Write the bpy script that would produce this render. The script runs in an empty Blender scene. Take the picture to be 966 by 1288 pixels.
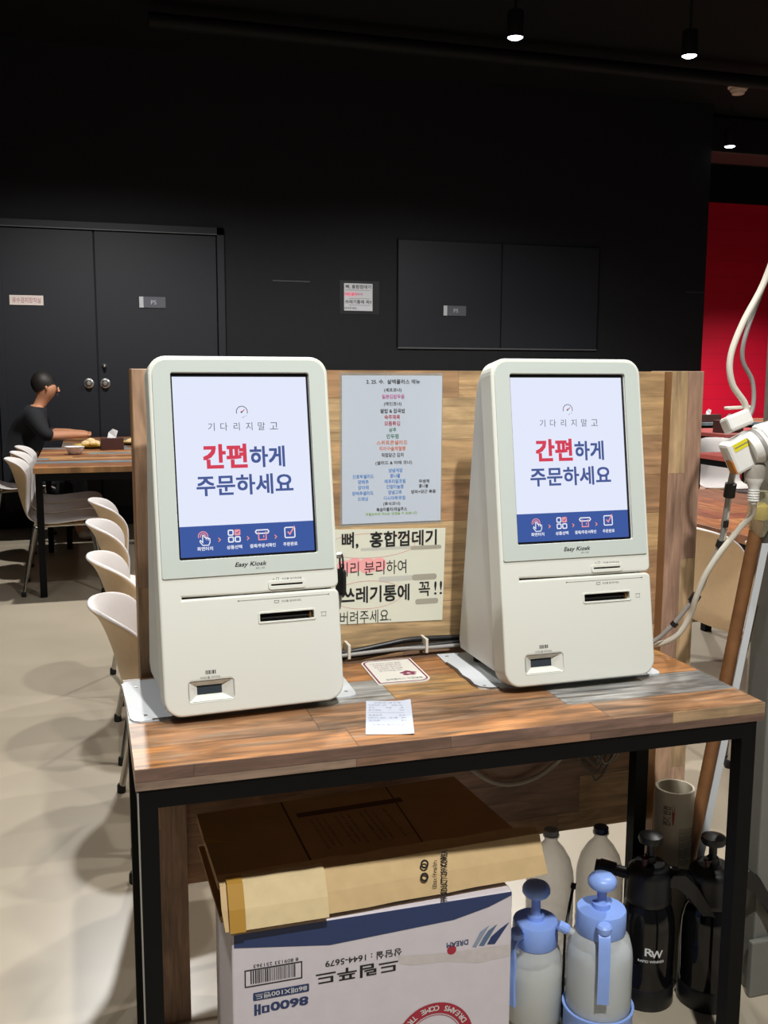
import bpy, math, random
from mathutils import Vector, Matrix
random.seed(7)
C = bpy.context.scene.collection
SC = bpy.context.scene
PI = math.pi

# ------------------------------------------------------------------ camera
cam_data = bpy.data.cameras.new('camera')
cam = bpy.data.objects.new('camera', cam_data)
C.objects.link(cam)
yaw, pitch, roll = -0.2933, 0.1404, 0.004
fwd = Vector((-math.sin(yaw) * math.cos(pitch), math.cos(yaw) * math.cos(pitch), -math.sin(pitch)))
rt = Vector((math.cos(yaw), math.sin(yaw), 0))
up = rt.cross(fwd)
r2 = rt * math.cos(roll) + up * math.sin(roll)
u2 = -rt * math.sin(roll) + up * math.cos(roll)
cam.matrix_world = Matrix(((r2.x, u2.x, -fwd.x, -0.0544), (r2.y, u2.y, -fwd.y, -1.4731),
                           (r2.z, u2.z, -fwd.z, 1.3463), (0, 0, 0, 1)))
cam_data.sensor_fit = 'VERTICAL'
cam_data.sensor_height = 36
cam_data.lens = 36 * 1248.6 / 1288
cam_data.clip_start = 0.05
cam_data.clip_end = 100
SC.camera = cam

# ------------------------------------------------------------------ world, exposure, lamps' light
w = bpy.data.worlds.new('world')
SC.world = w
w.use_nodes = True
w.node_tree.nodes['Background'].inputs[0].default_value = (0.9, 0.95, 1.0, 1)
w.node_tree.nodes['Background'].inputs[1].default_value = 0.05
SC.view_settings.view_transform = 'Standard'
SC.view_settings.look = 'None'
SC.view_settings.exposure = 0.0
SC.view_settings.gamma = 1.0
SC.view_settings.use_curve_mapping = False


def spot(loc, watts, color=(1.0, 0.985, 0.945), size=118, blend=0.6, radius=0.05):
    d = bpy.data.lights.new('downlight_beam', 'SPOT')
    d.energy = watts
    d.color = color
    d.spot_size = math.radians(size)
    d.spot_blend = blend
    d.shadow_soft_size = radius
    o = bpy.data.objects.new('downlight_beam', d)
    C.objects.link(o)
    o.location = loc
    return o


spot((0.45, -1.65, 3.5), 455)
spot((0.55, -0.35, 3.5), 130)
spot((0.95, 1.95, 3.5), 175)
spot((2.85, 1.2, 3.5), 215)
spot((-1.2, 1.05, 3.5), 150)
spot((0.15, 5.1, 3.5), 430, size=155)
spot((2.85, 5.08, 3.5), 300, size=155)
spot((4.2, 5.07, 3.5), 260)
spot((6.9, 8.2, 3.5), 420, size=100)
spot((8.2, 7.9, 3.5), 500)


# ------------------------------------------------------------------ colour and materials
def lin(c):
    return c / 12.92 if c <= 0.04045 else ((c + 0.055) / 1.055) ** 2.4


def col(h):
    h = h.lstrip('#')
    return tuple(lin(int(h[i:i + 2], 16) / 255) for i in (0, 2, 4)) + (1,)


MATS = {}


def mat(name, hexc, rough=0.5, metal=0.0, spec=0.5, noise=0.0, nscale=40.0, bump=0.0, coat=0.0):
    if name in MATS:
        return MATS[name]
    m = bpy.data.materials.new(name)
    m.use_nodes = True
    nt = m.node_tree
    b = nt.nodes['Principled BSDF']
    b.inputs['Base Color'].default_value = col(hexc)
    b.inputs['Roughness'].default_value = rough
    b.inputs['Metallic'].default_value = metal
    b.inputs['Specular IOR Level'].default_value = spec
    if coat:
        b.inputs['Coat Weight'].default_value = coat
        b.inputs['Coat Roughness'].default_value = 0.15
    if noise or bump:
        tc = nt.nodes.new('ShaderNodeTexCoord')
        n = nt.nodes.new('ShaderNodeTexNoise')
        n.inputs['Scale'].default_value = nscale
        n.inputs['Detail'].default_value = 6
        nt.links.new(tc.outputs['Object'], n.inputs['Vector'])
        if noise:
            hs = nt.nodes.new('ShaderNodeHueSaturation')
            mr = nt.nodes.new('ShaderNodeMapRange')
            mr.inputs[1].default_value = 0.3
            mr.inputs[2].default_value = 0.7
            mr.inputs[3].default_value = 1 - noise
            mr.inputs[4].default_value = 1 + noise
            nt.links.new(n.outputs['Fac'], mr.inputs[0])
            nt.links.new(mr.outputs[0], hs.inputs['Value'])
            hs.inputs['Color'].default_value = col(hexc)
            nt.links.new(hs.outputs['Color'], b.inputs['Base Color'])
        if bump:
            bp = nt.nodes.new('ShaderNodeBump')
            bp.inputs['Strength'].default_value = bump
            bp.inputs['Distance'].default_value = 0.002
            nt.links.new(n.outputs['Fac'], bp.inputs['Height'])
            nt.links.new(bp.outputs['Normal'], b.inputs['Normal'])
    MATS[name] = m
    return m


def emit(name, hexc, strength=1.0):
    if name in MATS:
        return MATS[name]
    m = bpy.data.materials.new(name)
    m.use_nodes = True
    b = m.node_tree.nodes['Principled BSDF']
    b.inputs['Base Color'].default_value = (0.01, 0.01, 0.01, 1)
    b.inputs['Roughness'].default_value = 0.15
    b.inputs['Specular IOR Level'].default_value = 0.3
    b.inputs['Emission Color'].default_value = col(hexc)
    b.inputs['Emission Strength'].default_value = strength
    MATS[name] = m
    return m


def clear_plastic(name, hexc, haze=0.15, rough=0.08):
    m = bpy.data.materials.new(name)
    m.use_nodes = True
    nt = m.node_tree
    out = nt.nodes['Material Output']
    b = nt.nodes['Principled BSDF']
    b.inputs['Base Color'].default_value = col(hexc)
    b.inputs['Roughness'].default_value = rough
    tr = nt.nodes.new('ShaderNodeBsdfTransparent')
    tr.inputs[0].default_value = tuple(0.88 + 0.12 * c for c in col(hexc)[:3]) + (1,)
    cn = nt.nodes.new('ShaderNodeTexNoise')      # crinkles of thin plastic
    cn.inputs['Scale'].default_value = 35
    cb_ = nt.nodes.new('ShaderNodeBump')
    cb_.inputs['Strength'].default_value = 0.5
    cb_.inputs['Distance'].default_value = 0.004
    tc_ = nt.nodes.new('ShaderNodeTexCoord')
    nt.links.new(tc_.outputs['Object'], cn.inputs['Vector'])
    nt.links.new(cn.outputs['Fac'], cb_.inputs['Height'])
    if rough < 0.1:
        nt.links.new(cb_.outputs['Normal'], b.inputs['Normal'])
    lw = nt.nodes.new('ShaderNodeLayerWeight')
    if rough < 0.1:
        nt.links.new(cb_.outputs['Normal'], lw.inputs['Normal'])
    lw.inputs[0].default_value = 0.25
    mr = nt.nodes.new('ShaderNodeMapRange')
    mr.inputs[3].default_value = haze
    mr.inputs[4].default_value = min(1, haze + 0.7)
    mx = nt.nodes.new('ShaderNodeMixShader')
    nt.links.new(lw.outputs['Facing'], mr.inputs[0])
    nt.links.new(mr.outputs[0], mx.inputs[0])
    nt.links.new(tr.outputs[0], mx.inputs[1])
    nt.links.new(b.outputs[0], mx.inputs[2])
    nt.links.new(mx.outputs[0], out.inputs[0])
    MATS[name] = m
    return m


def planks(name, along, across, width, length, palette, rough=0.45, grain=1.0, off=0.0, seam=0.02, gscale=1.0, knots=0.35, weather=0.0, cracks=0.25):
    """printed laminate of wooden boards: each board its own tone, with grain, knots and a thin dark joint"""
    m = bpy.data.materials.new(name)
    m.use_nodes = True
    nt = m.node_tree
    N = nt.nodes.new
    L = nt.links.new
    b = nt.nodes['Principled BSDF']
    b.inputs['Roughness'].default_value = rough
    tc = N('ShaderNodeTexCoord')
    sp = N('ShaderNodeSeparateXYZ')
    L(tc.outputs['Object'], sp.inputs[0])

    def math_(op, a, bb=None):
        n = N('ShaderNodeMath')
        n.operation = op
        for i, v in enumerate((a, bb)):
            if v is None:
                continue
            if isinstance(v, (int, float)):
                n.inputs[i].default_value = v
            else:
                L(v, n.inputs[i])
        return n.outputs[0]
    A = sp.outputs['XYZ'.index(along)]
    B = math_('ADD', sp.outputs['XYZ'.index(across)], off)
    bw = math_('DIVIDE', B, width)
    row = math_('FLOOR', bw)
    wn = N('ShaderNodeTexWhiteNoise')
    wn.noise_dimensions = '1D'
    L(row, wn.inputs['W'])
    au = math_('ADD', math_('DIVIDE', A, length), math_('MULTIPLY', wn.outputs['Value'], 9.0))
    cl = math_('FLOOR', au)
    cmb = N('ShaderNodeCombineXYZ')
    L(row, cmb.inputs[0])
    L(cl, cmb.inputs[1])
    w2 = N('ShaderNodeTexWhiteNoise')
    w2.noise_dimensions = '2D'
    L(cmb.outputs[0], w2.inputs['Vector'])
    ramp = N('ShaderNodeValToRGB')
    ramp.color_ramp.interpolation = 'CONSTANT'
    els = ramp.color_ramp.elements
    while len(els) < len(palette):
        els.new(0.5)
    for i, h in enumerate(palette):
        els[i].position = i / len(palette)
        els[i].color = col(h)
    L(w2.outputs['Value'], ramp.inputs[0])
    # grain
    g = N('ShaderNodeCombineXYZ')
    L(math_('MULTIPLY', A, 5.0 * gscale), g.inputs[0])
    L(math_('MULTIPLY', B, 70.0 * gscale), g.inputs[1])
    L(math_('MULTIPLY', w2.outputs['Value'], 50.0), g.inputs[2])
    n1 = N('ShaderNodeTexNoise')
    n1.inputs['Scale'].default_value = 1.0
    n1.inputs['Detail'].default_value = 9
    n1.inputs['Roughness'].default_value = 0.62
    n1.inputs['Distortion'].default_value = 0.9
    L(g.outputs[0], n1.inputs['Vector'])
    g2 = N('ShaderNodeCombineXYZ')
    L(math_('MULTIPLY', A, 6.0), g2.inputs[0])
    L(math_('MULTIPLY', B, 22.0), g2.inputs[1])
    L(math_('MULTIPLY', w2.outputs['Value'], 31.0), g2.inputs[2])
    n2 = N('ShaderNodeTexNoise')
    n2.inputs['Scale'].default_value = 1.0
    n2.inputs['Detail'].default_value = 3
    n2.inputs['Distortion'].default_value = 1.5
    L(g2.outputs[0], n2.inputs['Vector'])
    mr = N('ShaderNodeMapRange')
    mr.inputs[1].default_value = 0.28
    mr.inputs[2].default_value = 0.72
    mr.inputs[3].default_value = 1 - 0.42 * grain
    mr.inputs[4].default_value = 1 + 0.34 * grain
    L(n1.outputs['Fac'], mr.inputs[0])
    mr2 = N('ShaderNodeMapRange')
    mr2.inputs[1].default_value = 0.3
    mr2.inputs[2].default_value = 0.7
    mr2.inputs[3].default_value = 1 - knots * grain
    mr2.inputs[4].default_value = 1 + knots * grain
    L(n2.outputs['Fac'], mr2.inputs[0])
    val = math_('MULTIPLY', mr.outputs[0], mr2.outputs[0])
    # thin dark cracks along the grain
    g4 = N('ShaderNodeCombineXYZ')
    L(math_('MULTIPLY', A, 4.0 * gscale), g4.inputs[0])
    L(math_('MULTIPLY', B, 75.0), g4.inputs[1])
    L(math_('MULTIPLY', w2.outputs['Value'], 91.0), g4.inputs[2])
    n4 = N('ShaderNodeTexNoise')
    n4.inputs['Scale'].default_value = 1.0
    n4.inputs['Detail'].default_value = 4
    n4.inputs['Roughness'].default_value = 0.6
    n4.inputs['Distortion'].default_value = 0.3
    L(g4.outputs[0], n4.inputs['Vector'])
    mr4 = N('ShaderNodeMapRange')
    mr4.inputs[1].default_value = 0.57
    mr4.inputs[2].default_value = 0.66
    mr4.inputs[3].default_value = 1.0
    mr4.inputs[4].default_value = 1.0 - cracks
    L(n4.outputs['Fac'], mr4.inputs[0])
    val = math_('MULTIPLY', val, mr4.outputs[0])
    # joints
    fb = math_('FRACT', bw)
    fa = math_('FRACT', au)
    jb = math_('LESS_THAN', fb, seam)
    ja = math_('LESS_THAN', fa, seam * width / length)
    j = math_('MAXIMUM', jb, ja)
    jv = math_('SUBTRACT', 1.0, math_('MULTIPLY', j, 0.45))
    val = math_('MULTIPLY', val, jv)
    src = ramp.outputs[0]
    if weather:
        g3 = N('ShaderNodeCombineXYZ')
        L(math_('MULTIPLY', A, 7.0), g3.inputs[0])
        L(math_('MULTIPLY', B, 45.0), g3.inputs[1])
        L(math_('MULTIPLY', w2.outputs['Value'], 77.0), g3.inputs[2])
        n3 = N('ShaderNodeTexNoise')
        n3.inputs['Scale'].default_value = 1.0
        n3.inputs['Detail'].default_value = 7
        n3.inputs['Roughness'].default_value = 0.65
        n3.inputs['Distortion'].default_value = 0.6
        L(g3.outputs[0], n3.inputs['Vector'])
        mr3 = N('ShaderNodeMapRange')
        mr3.inputs[1].default_value = 0.52
        mr3.inputs[2].default_value = 0.66
        mr3.inputs[3].default_value = 0.0
        mr3.inputs[4].default_value = weather
        L(n3.outputs['Fac'], mr3.inputs[0])
        mx = N('ShaderNodeMix')
        mx.data_type = 'RGBA'
        L(mr3.outputs[0], mx.inputs[0])
        L(ramp.outputs[0], mx.inputs[6])
        mx.inputs[7].default_value = col('#7a6d5c')
        src = mx.outputs[2]
    hs = N('ShaderNodeHueSaturation')
    L(src, hs.inputs['Color'])
    L(val, hs.inputs['Value'])
    L(hs.outputs[0], b.inputs['Base Color'])
    MATS[name] = m
    return m


# ------------------------------------------------------------------ mesh builder
class Frame:
    def __init__(s, o=(0, 0, 0), u=(1, 0, 0), v=(0, 1, 0)):
        s.o, s.u, s.v = Vector(o), Vector(u).normalized(), Vector(v).normalized()
        s.n = s.u.cross(s.v).normalized()

    def p(s, a, b, c=0.0):
        return s.o + s.u * a + s.v * b + s.n * c

    def shift(s, a, b, c=0.0):
        return Frame(s.p(a, b, c), s.u, s.v)

    def turn(s, ang):
        return Frame(s.o, s.u * math.cos(ang) + s.v * math.sin(ang), s.v * math.cos(ang) - s.u * math.sin(ang))


FLAT = Frame()
FRONT = Frame((0, 0, 0), (1, 0, 0), (0, 0, 1))


class MB:
    def __init__(s):
        s.v, s.f, s.m, s.sm, s.mats = [], [], [], [], []

    def mi(s, m):
        if m not in s.mats:
            s.mats.append(m)
        return s.mats.index(m)

    def raw(s, verts, faces, m, smooth=False, fr=None):
        k = len(s.v)
        i = s.mi(m)
        for p in verts:
            if fr:
                p = fr.p(p[0], p[1], p[2] if len(p) > 2 else 0)
            s.v.append(tuple(p))
        for f in faces:
            s.f.append(tuple(q + k for q in f))
            s.m.append(i)
            s.sm.append(smooth)
        return s

    def box(s, lo, hi, m, fr=None):
        x0, y0, z0 = lo
        x1, y1, z1 = hi
        v = [(x0, y0, z0), (x1, y0, z0), (x1, y1, z0), (x0, y1, z0), (x0, y0, z1), (x1, y0, z1), (x1, y1, z1), (x0, y1, z1)]
        f = [(3, 2, 1, 0), (4, 5, 6, 7), (0, 1, 5, 4), (1, 2, 6, 5), (2, 3, 7, 6), (3, 0, 4, 7)]
        return s.raw(v, f, m, False, fr)

    def prism(s, poly, z0, z1, m, fr=None, smooth=False):
        n = len(poly)
        v = [(a, b, z0) for a, b in poly] + [(a, b, z1) for a, b in poly]
        f = [tuple(range(n - 1, -1, -1)), tuple(range(n, 2 * n))]
        s.raw(v, f, m, False, fr)
        k = len(s.v) - 2 * n
        i = s.mi(m)
        for j in range(n):
            s.f.append((k + j, k + (j + 1) % n, k + n + (j + 1) % n, k + n + j))
            s.m.append(i)
            s.sm.append(smooth)
        return s

    def flat(s, poly, m, fr, c=0.0):
        return s.raw([(a, b, c) for a, b in poly], [tuple(range(len(poly)))], m, False, fr)

    def stroke(s, pts, wd, m, fr, c=0.0, closed=False):
        pts = [Vector((p[0], p[1])) for p in pts]
        n = len(pts)
        vs = []
        for i, p in enumerate(pts):
            a = pts[(i - 1) % n] if closed or i > 0 else p
            b = pts[(i + 1) % n] if closed or i < n - 1 else p
            d1 = (p - a).normalized() if (p - a).length > 1e-9 else (b - p).normalized()
            d2 = (b - p).normalized() if (b - p).length > 1e-9 else d1
            n1 = Vector((-d1.y, d1.x))
            n2 = Vector((-d2.y, d2.x))
            mm = n1 + n2
            mm = mm.normalized() if mm.length > 1e-6 else n1
            k = 1 / max(0.4, mm.dot(n1))
            vs += [tuple(p + mm * wd / 2 * k) + (c,), tuple(p - mm * wd / 2 * k) + (c,)]
        fs = []
        for i in range(n if closed else n - 1):
            j = (i + 1) % n
            fs.append((2 * i + 1, 2 * j + 1, 2 * j, 2 * i))
        return s.raw(vs, fs, m, False, fr)

    def tube(s, pts, r, m, seg=10, smooth=True, closed=False):
        pts = [Vector(p) for p in pts]
        n = len(pts)
        rs = r if isinstance(r, (list, tuple)) else [r] * n
        k = len(s.v)
        i0 = s.mi(m)
        nrm = None
        for i, p in enumerate(pts):
            a = pts[i - 1] if i > 0 else p
            b = pts[i + 1] if i < n - 1 else p
            t = (b - a).normalized()
            if nrm is None:
                h = Vector((0, 0, 1)) if abs(t.z) < 0.9 else Vector((1, 0, 0))
                nrm = t.cross(h).normalized()
            nrm = (nrm - t * nrm.dot(t)).normalized()
            bi = t.cross(nrm)
            for q in range(seg):
                g = 2 * PI * q / seg
                s.v.append(tuple(p + (nrm * math.cos(g) + bi * math.sin(g)) * rs[i]))
        for i in range(n - 1):
            for q in range(seg):
                q2 = (q + 1) % seg
                s.f.append((k + i * seg + q, k + i * seg + q2, k + (i + 1) * seg + q2, k + (i + 1) * seg + q))
                s.m.append(i0)
                s.sm.append(smooth)
        for base, rev in ((k, True), (k + (n - 1) * seg, False)):
            f = tuple(base + q for q in range(seg))
            s.f.append(f[::-1] if rev else f)
            s.m.append(i0)
            s.sm.append(False)
        return s

    def lathe(s, prof, m, c=(0, 0, 0), seg=32, smooth=True, ax=None):
        """prof: (radius, height) pairs; ax: Frame whose n is the axis"""
        fr = ax or Frame(c)
        k = len(s.v)
        i0 = s.mi(m)
        for r, h in prof:
            for q in range(seg):
                g = 2 * PI * q / seg
                s.v.append(tuple(fr.p(r * math.cos(g), r * math.sin(g), h)))
        for i in range(len(prof) - 1):
            for q in range(seg):
                q2 = (q + 1) % seg
                s.f.append((k + i * seg + q, k + i * seg + q2, k + (i + 1) * seg + q2, k + (i + 1) * seg + q))
                s.m.append(i0)
                s.sm.append(smooth)
        for base, rev, r in ((k, True, prof[0][0]), (k + (len(prof) - 1) * seg, False, prof[-1][0])):
            if r > 1e-5:
                f = tuple(base + q for q in range(seg))
                s.f.append(f[::-1] if rev else f)
                s.m.append(i0)
                s.sm.append(False)
        return s

    def text(s, body, m, fr, cx, cy, wd=None, ht=None, bold=0.0, c=0.0004, shear=0.0):
        vs, fs, (x0, y0, x1, y1) = glyphs(body, bold, shear)
        tw, th = x1 - x0, y1 - y0
        if wd is None:
            wd = ht * tw / th
        if ht is None:
            ht = wd * th / tw
        k = max(1, len(vs) // 5) if bold else len(vs)     # overlaid copies of bold lettering lie a hair apart
        vv = [(cx + ((x - x0) / tw - 0.5) * wd, cy + ((y - y0) / th - 0.5) * ht, c + (i // k) * 0.00003) for i, (x, y) in enumerate(vs)]
        return s.raw(vv, fs, m, False, fr)

    def build(s, name, parent=None, bevel=0.0, seg=2, weld=False, loc=None):
        me = bpy.data.meshes.new(name)
        me.from_pydata(s.v, [], s.f)
        for m in s.mats:
            me.materials.append(m)
        me.polygons.foreach_set('material_index', s.m)
        me.polygons.foreach_set('use_smooth', s.sm)
        me.update()
        if any(s.sm):
            me.set_sharp_from_angle(angle=math.radians(38))
        o = bpy.data.objects.new(name, me)
        C.objects.link(o)
        if parent:
            o.parent = parent
        if loc:
            o.location = loc
        if bevel:
            b = o.modifiers.new('bevel', 'BEVEL')
            b.width = bevel
            b.segments = seg
            b.limit_method = 'ANGLE'
            b.angle_limit = math.radians(35)
        return o


GL = {}


def glyphs(body, bold=0.0, shear=0.0):
    key = (body, bold, shear)
    if key in GL:
        return GL[key]
    cu = bpy.data.curves.new('lettering', 'FONT')
    cu.body = body
    cu.resolution_u = 3
    cu.shear = shear
    o = bpy.data.objects.new('lettering', cu)
    me = o.to_mesh()
    vs = [(v.co.x, v.co.y) for v in me.vertices]
    fs = [tuple(p.vertices) for p in me.polygons]
    o.to_mesh_clear()
    bpy.data.objects.remove(o)
    bpy.data.curves.remove(cu)
    if bold and vs:
        n, v0, f0 = len(vs), vs, fs
        vs, fs = [], []
        for k, (dx, dy) in enumerate(((-1, -1), (1, -1), (1, 1), (-1, 1), (0, 0))):
            vs += [(x + dx * bold, y + dy * bold) for x, y in v0]
            fs += [tuple(i + k * n for i in f) for f in f0]
    if not vs:
        vs, fs = [(0, 0), (1, 0), (1, 1)], [(0, 1, 2)]
    bb = (min(v[0] for v in vs), min(v[1] for v in vs), max(v[0] for v in vs), max(v[1] for v in vs))
    GL[key] = (vs, fs, bb)
    return GL[key]


def sheet2d(outer, holes, th, bev=0.0):
    """an outline with holes, filled and given thickness: verts (z from 0 to th) and faces"""
    cu = bpy.data.curves.new('outline', 'CURVE')
    cu.dimensions = '2D'
    cu.fill_mode = 'BOTH'
    for poly in [outer] + list(holes):
        sp = cu.splines.new('POLY')
        sp.points.add(len(poly) - 1)
        for p, q in zip(sp.points, poly):
            p.co = (q[0], q[1], 0, 1)
        sp.use_cyclic_u = True
    cu.extrude = th / 2 - bev
    cu.bevel_depth = bev
    cu.bevel_resolution = 2
    cu.offset = -bev
    o = bpy.data.objects.new('outline', cu)
    me = o.to_mesh()
    vs = [(v.co.x, v.co.y, v.co.z + th / 2) for v in me.vertices]
    fs = [tuple(p.vertices) for p in me.polygons]
    o.to_mesh_clear()
    bpy.data.objects.remove(o)
    bpy.data.curves.remove(cu)
    return vs, fs


def rrect(x0, y0, x1, y1, r, n=6):
    rs = r if isinstance(r, (list, tuple)) else [r] * 4   # corners: bl, br, tr, tl
    out = []
    for (cx, cy, a0, rr) in ((x0 + rs[0], y0 + rs[0], PI, rs[0]), (x1 - rs[1], y0 + rs[1], 1.5 * PI, rs[1]),
                             (x1 - rs[2], y1 - rs[2], 0, rs[2]), (x0 + rs[3], y1 - rs[3], 0.5 * PI, rs[3])):
        if rr < 1e-6:
            out.append((cx, cy))
            continue
        for i in range(n + 1):
            a = a0 + 0.5 * PI * i / n
            out.append((cx + rr * math.cos(a), cy + rr * math.sin(a)))
    return out


def circ(cx, cy, r, n=24, a0=0.0, a1=2 * PI, ry=None):
    full = abs(a1 - a0 - 2 * PI) < 1e-6
    k = n if full else n + 1
    ry = ry or r
    return [(cx + r * math.cos(a0 + (a1 - a0) * i / n), cy + ry * math.sin(a0 + (a1 - a0) * i / n)) for i in range(k)]


def smooth_path(pts, n=8):
    pts = [Vector(p) for p in pts]
    out = []
    for i in range(len(pts) - 1):
        p0 = pts[max(i - 1, 0)]
        p1, p2 = pts[i], pts[i + 1]
        p3 = pts[min(i + 2, len(pts) - 1)]
        for k in range(n):
            t = k / n
            out.append(0.5 * ((2 * p1) + (p2 - p0) * t + (2 * p0 - 5 * p1 + 4 * p2 - p3) * t * t + (3 * p1 - p0 - 3 * p2 + p3) * t ** 3))
    out.append(pts[-1])
    return out


def tag(o, label, cat, group=None, kind=None):
    o['label'] = label
    o['category'] = cat
    if group:
        o['group'] = group
    if kind:
        o['kind'] = kind
    return o


def thing(name, label, cat, loc=(0, 0, 0), rz=0.0, group=None):
    o = bpy.data.objects.new(name, None)
    o.empty_display_size = 0.05
    C.objects.link(o)
    o.location = loc
    o.rotation_euler = (0, 0, rz)
    return tag(o, label, cat, group)


def struct(o):
    o['kind'] = 'structure'
    return o


def dup(root, loc, rz, label, group=None):
    def rec(o, par):
        c = o.copy()
        C.objects.link(c)
        if par:
            c.parent = par
        for ch in o.children:
            rec(ch, c)
        return c
    r = rec(root, None)
    r.location = loc
    r.rotation_euler = (0, 0, rz)
    r['label'] = label
    if group:
        r['group'] = group
    return r


# ------------------------------------------------------------------ palette
BLACKWALL = mat('black_wall_paint', '#101217', 0.75, noise=0.12, nscale=14, spec=0.3)
BLACKDOOR = mat('black_door_paint', '#171a21', 0.55, noise=0.05, nscale=30, spec=0.35)
CEIL = mat('black_ceiling_paint', '#060607', 0.9, spec=0.2)
EDGE = mat('worn_edge', '#4a4b4e', 0.5)
STEEL = mat('black_powder_steel', '#09090a', 0.55, spec=0.15)
LEGEDGE = mat('pale_leg_edge', '#8f8d86', 0.5)
CREAM = mat('kiosk_cream', '#d6d8d0', 0.42)
CASE = mat('kiosk_case', '#cbcbc6', 0.5)
PANEL = mat('kiosk_front_panel', '#c0c8c3', 0.22)
DARK = mat('dark_recess', '#15120f', 0.6)
BEZEL = mat('screen_bezel', '#0b090b', 0.3)
GREYTXT = mat('grey_print', '#77797a', 0.6)
BLACKTXT = mat('black_print', '#17161a', 0.6)
WHITEPL = mat('white_board', '#c0c4c8', 0.45)
CHIP = mat('chipped_edge', '#3b2c24', 0.8)
CHROME = mat('chrome_tube', '#b9b6b0', 0.22, metal=1.0)
RUBBER = mat('black_rubber', '#101010', 0.7)
SHELLIN = mat('chair_shell_inside', '#dcd6d4', 0.42)
SHELL = mat('chair_shell', '#dcbd96', 0.42, noise=0.03, nscale=60)
PAPERBLUE = mat('menu_paper', '#bcc6d4', 0.6)
FILM = clear_plastic('laminate_film', '#d8dcd8', 0.18, 0.12)
PAPER = mat('notice_paper', '#d9dac9', 0.65)
CARDB = mat('carton_brown', '#a98458', 0.85, noise=0.06, nscale=30)
CARDL = mat('carton_pale', '#cdb183', 0.85, noise=0.05, nscale=40)
KRAFT = mat('carton_dark', '#aa875f', 0.8, noise=0.08, nscale=12)
TAPE = mat('brown_tape', '#b58a3e', 0.3)
BOXW = mat('carton_white', '#d8d2da', 0.6, noise=0.03, nscale=25)
NAVY = mat('navy_print', '#2b3b68', 0.6)
REDP = mat('red_print', '#a8283c', 0.6)
BLUEPL = mat('blue_plastic', '#93b4fb', 0.36)
BLACKPL = mat('black_plastic', '#0f0f11', 0.42)
BLACKGL = mat('black_gloss_bottle', '#0c0b0d', 0.09)
WHITEPR = mat('white_print', '#d8d8d8', 0.6)
CORDW = mat('white_cord', '#d2cdc0', 0.45)
CORDG = mat('grey_cord', '#8e8b88', 0.45)
PLUGW = mat('white_plug_plastic', '#d9d8d4', 0.38)
REDW = mat('red_wall_paint', '#c0062c', 0.5)
PILLAR = mat('grey_pillar_paint', '#6c6c66', 0.45, noise=0.04, nscale=20)
STICKW = mat('brown_stick_wood', '#7c5432', 0.5, noise=0.15, nscale=30)
TOP = planks('table_planks', 'X', 'Y', 0.118, 0.46,
             ['#a06d40', '#7a553a', '#ad7d47', '#8c8b88', '#8f694a', '#ab8250', '#6d5343', '#a26a38'], 0.38, 1.35, off=0.03, weather=0.7, gscale=0.7, cracks=0.55)
TOPEDGE = planks('table_edge_planks', 'X', 'Z', 0.0215, 0.42,
                 ['#7d5f4c', '#9a8062', '#6b5348', '#8a7464', '#7c6256', '#a08a6c'], 0.5, 0.9, off=0.0016, seam=0.06)
PANELW = planks('divider_planks', 'X', 'Z', 0.0875, 0.52,
                ['#ab8662', '#9c7a5a', '#b6956c', '#a3805f', '#b58c66', '#98785f', '#b99c74'], 0.5, 0.8, off=0.02, seam=0.014)
POSTW = planks('post_planks', 'Z', 'X', 0.056, 0.5,
               ['#b0906e', '#a6866c', '#b99b76', '#a8886e', '#a07f6b', '#b4937a'], 0.5, 0.75, off=0.159, seam=0.014)
DINER = planks('dining_planks', 'Y', 'X', 0.13, 0.7,
               ['#a0603c', '#8c4f35', '#b57a4a', '#84583f', '#9a8f8a', '#a5683f'], 0.35, 1.0, seam=0.02)
DINERX = planks('dining_planks_cross', 'X', 'Y', 0.13, 0.7,
                ['#9a6a45', '#7d5438', '#b08458', '#6f7f86', '#a5683f', '#8a5a3c'], 0.35, 1.0, seam=0.02)

# ------------------------------------------------------------------ setting
# floor: polished beige concrete
fm = mat('polished_concrete', '#a79c8a', 0.32, noise=0.10, nscale=1.6)
f = MB().box((-4, -4, -0.1), (14, 12, 0), fm).build('floor')
struct(f)
struct(MB().box((-4, -4, 4.0), (14, 12, 4.1), CEIL).build('ceiling'))
wb = MB()
wb.box((-4, 7.5, 0), (6.07, 7.75, 4.0), BLACKWALL)
wb.box((1.608, 7.497, 2.146), (1.949, 7.5, 2.152), EDGE)
wb.box((5.842, 7.497, 2.157), (6.303 - 0.25, 7.5, 2.162), EDGE)
struct(wb.build('wall_back'))
# red painted block wall further back, black above the paint line
redblock = bpy.data.materials.new('red_block_wall')
redblock.use_nodes = True
nt = redblock.node_tree
bs = nt.nodes['Principled BSDF']
bs.inputs['Roughness'].default_value = 0.45
tc = nt.nodes.new('ShaderNodeTexCoord')
mp = nt.nodes.new('ShaderNodeMapping')
mp.inputs['Rotation'].default_value = (PI / 2, 0, 0)
br = nt.nodes.new('ShaderNodeTexBrick')
br.inputs['Scale'].default_value = 1.0
br.inputs['Brick Width'].default_value = 6.0
br.inputs['Row Height'].default_value = 0.2
br.inputs['Mortar Size'].default_value = 0.005
br.inputs['Color1'].default_value = col('#c4042c')
br.inputs['Color2'].default_value = col('#bc0429')
br.inputs['Mortar'].default_value = col('#ae0327')
nt.links.new(tc.outputs['Object'], mp.inputs[0])
nt.links.new(mp.outputs[0], br.inputs[0])
nt.links.new(br.outputs[0], bs.inputs['Base Color'])
wr = MB()
wr.box((5.0, 10.0, 0), (14, 10.2, 3.53), redblock)
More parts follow.
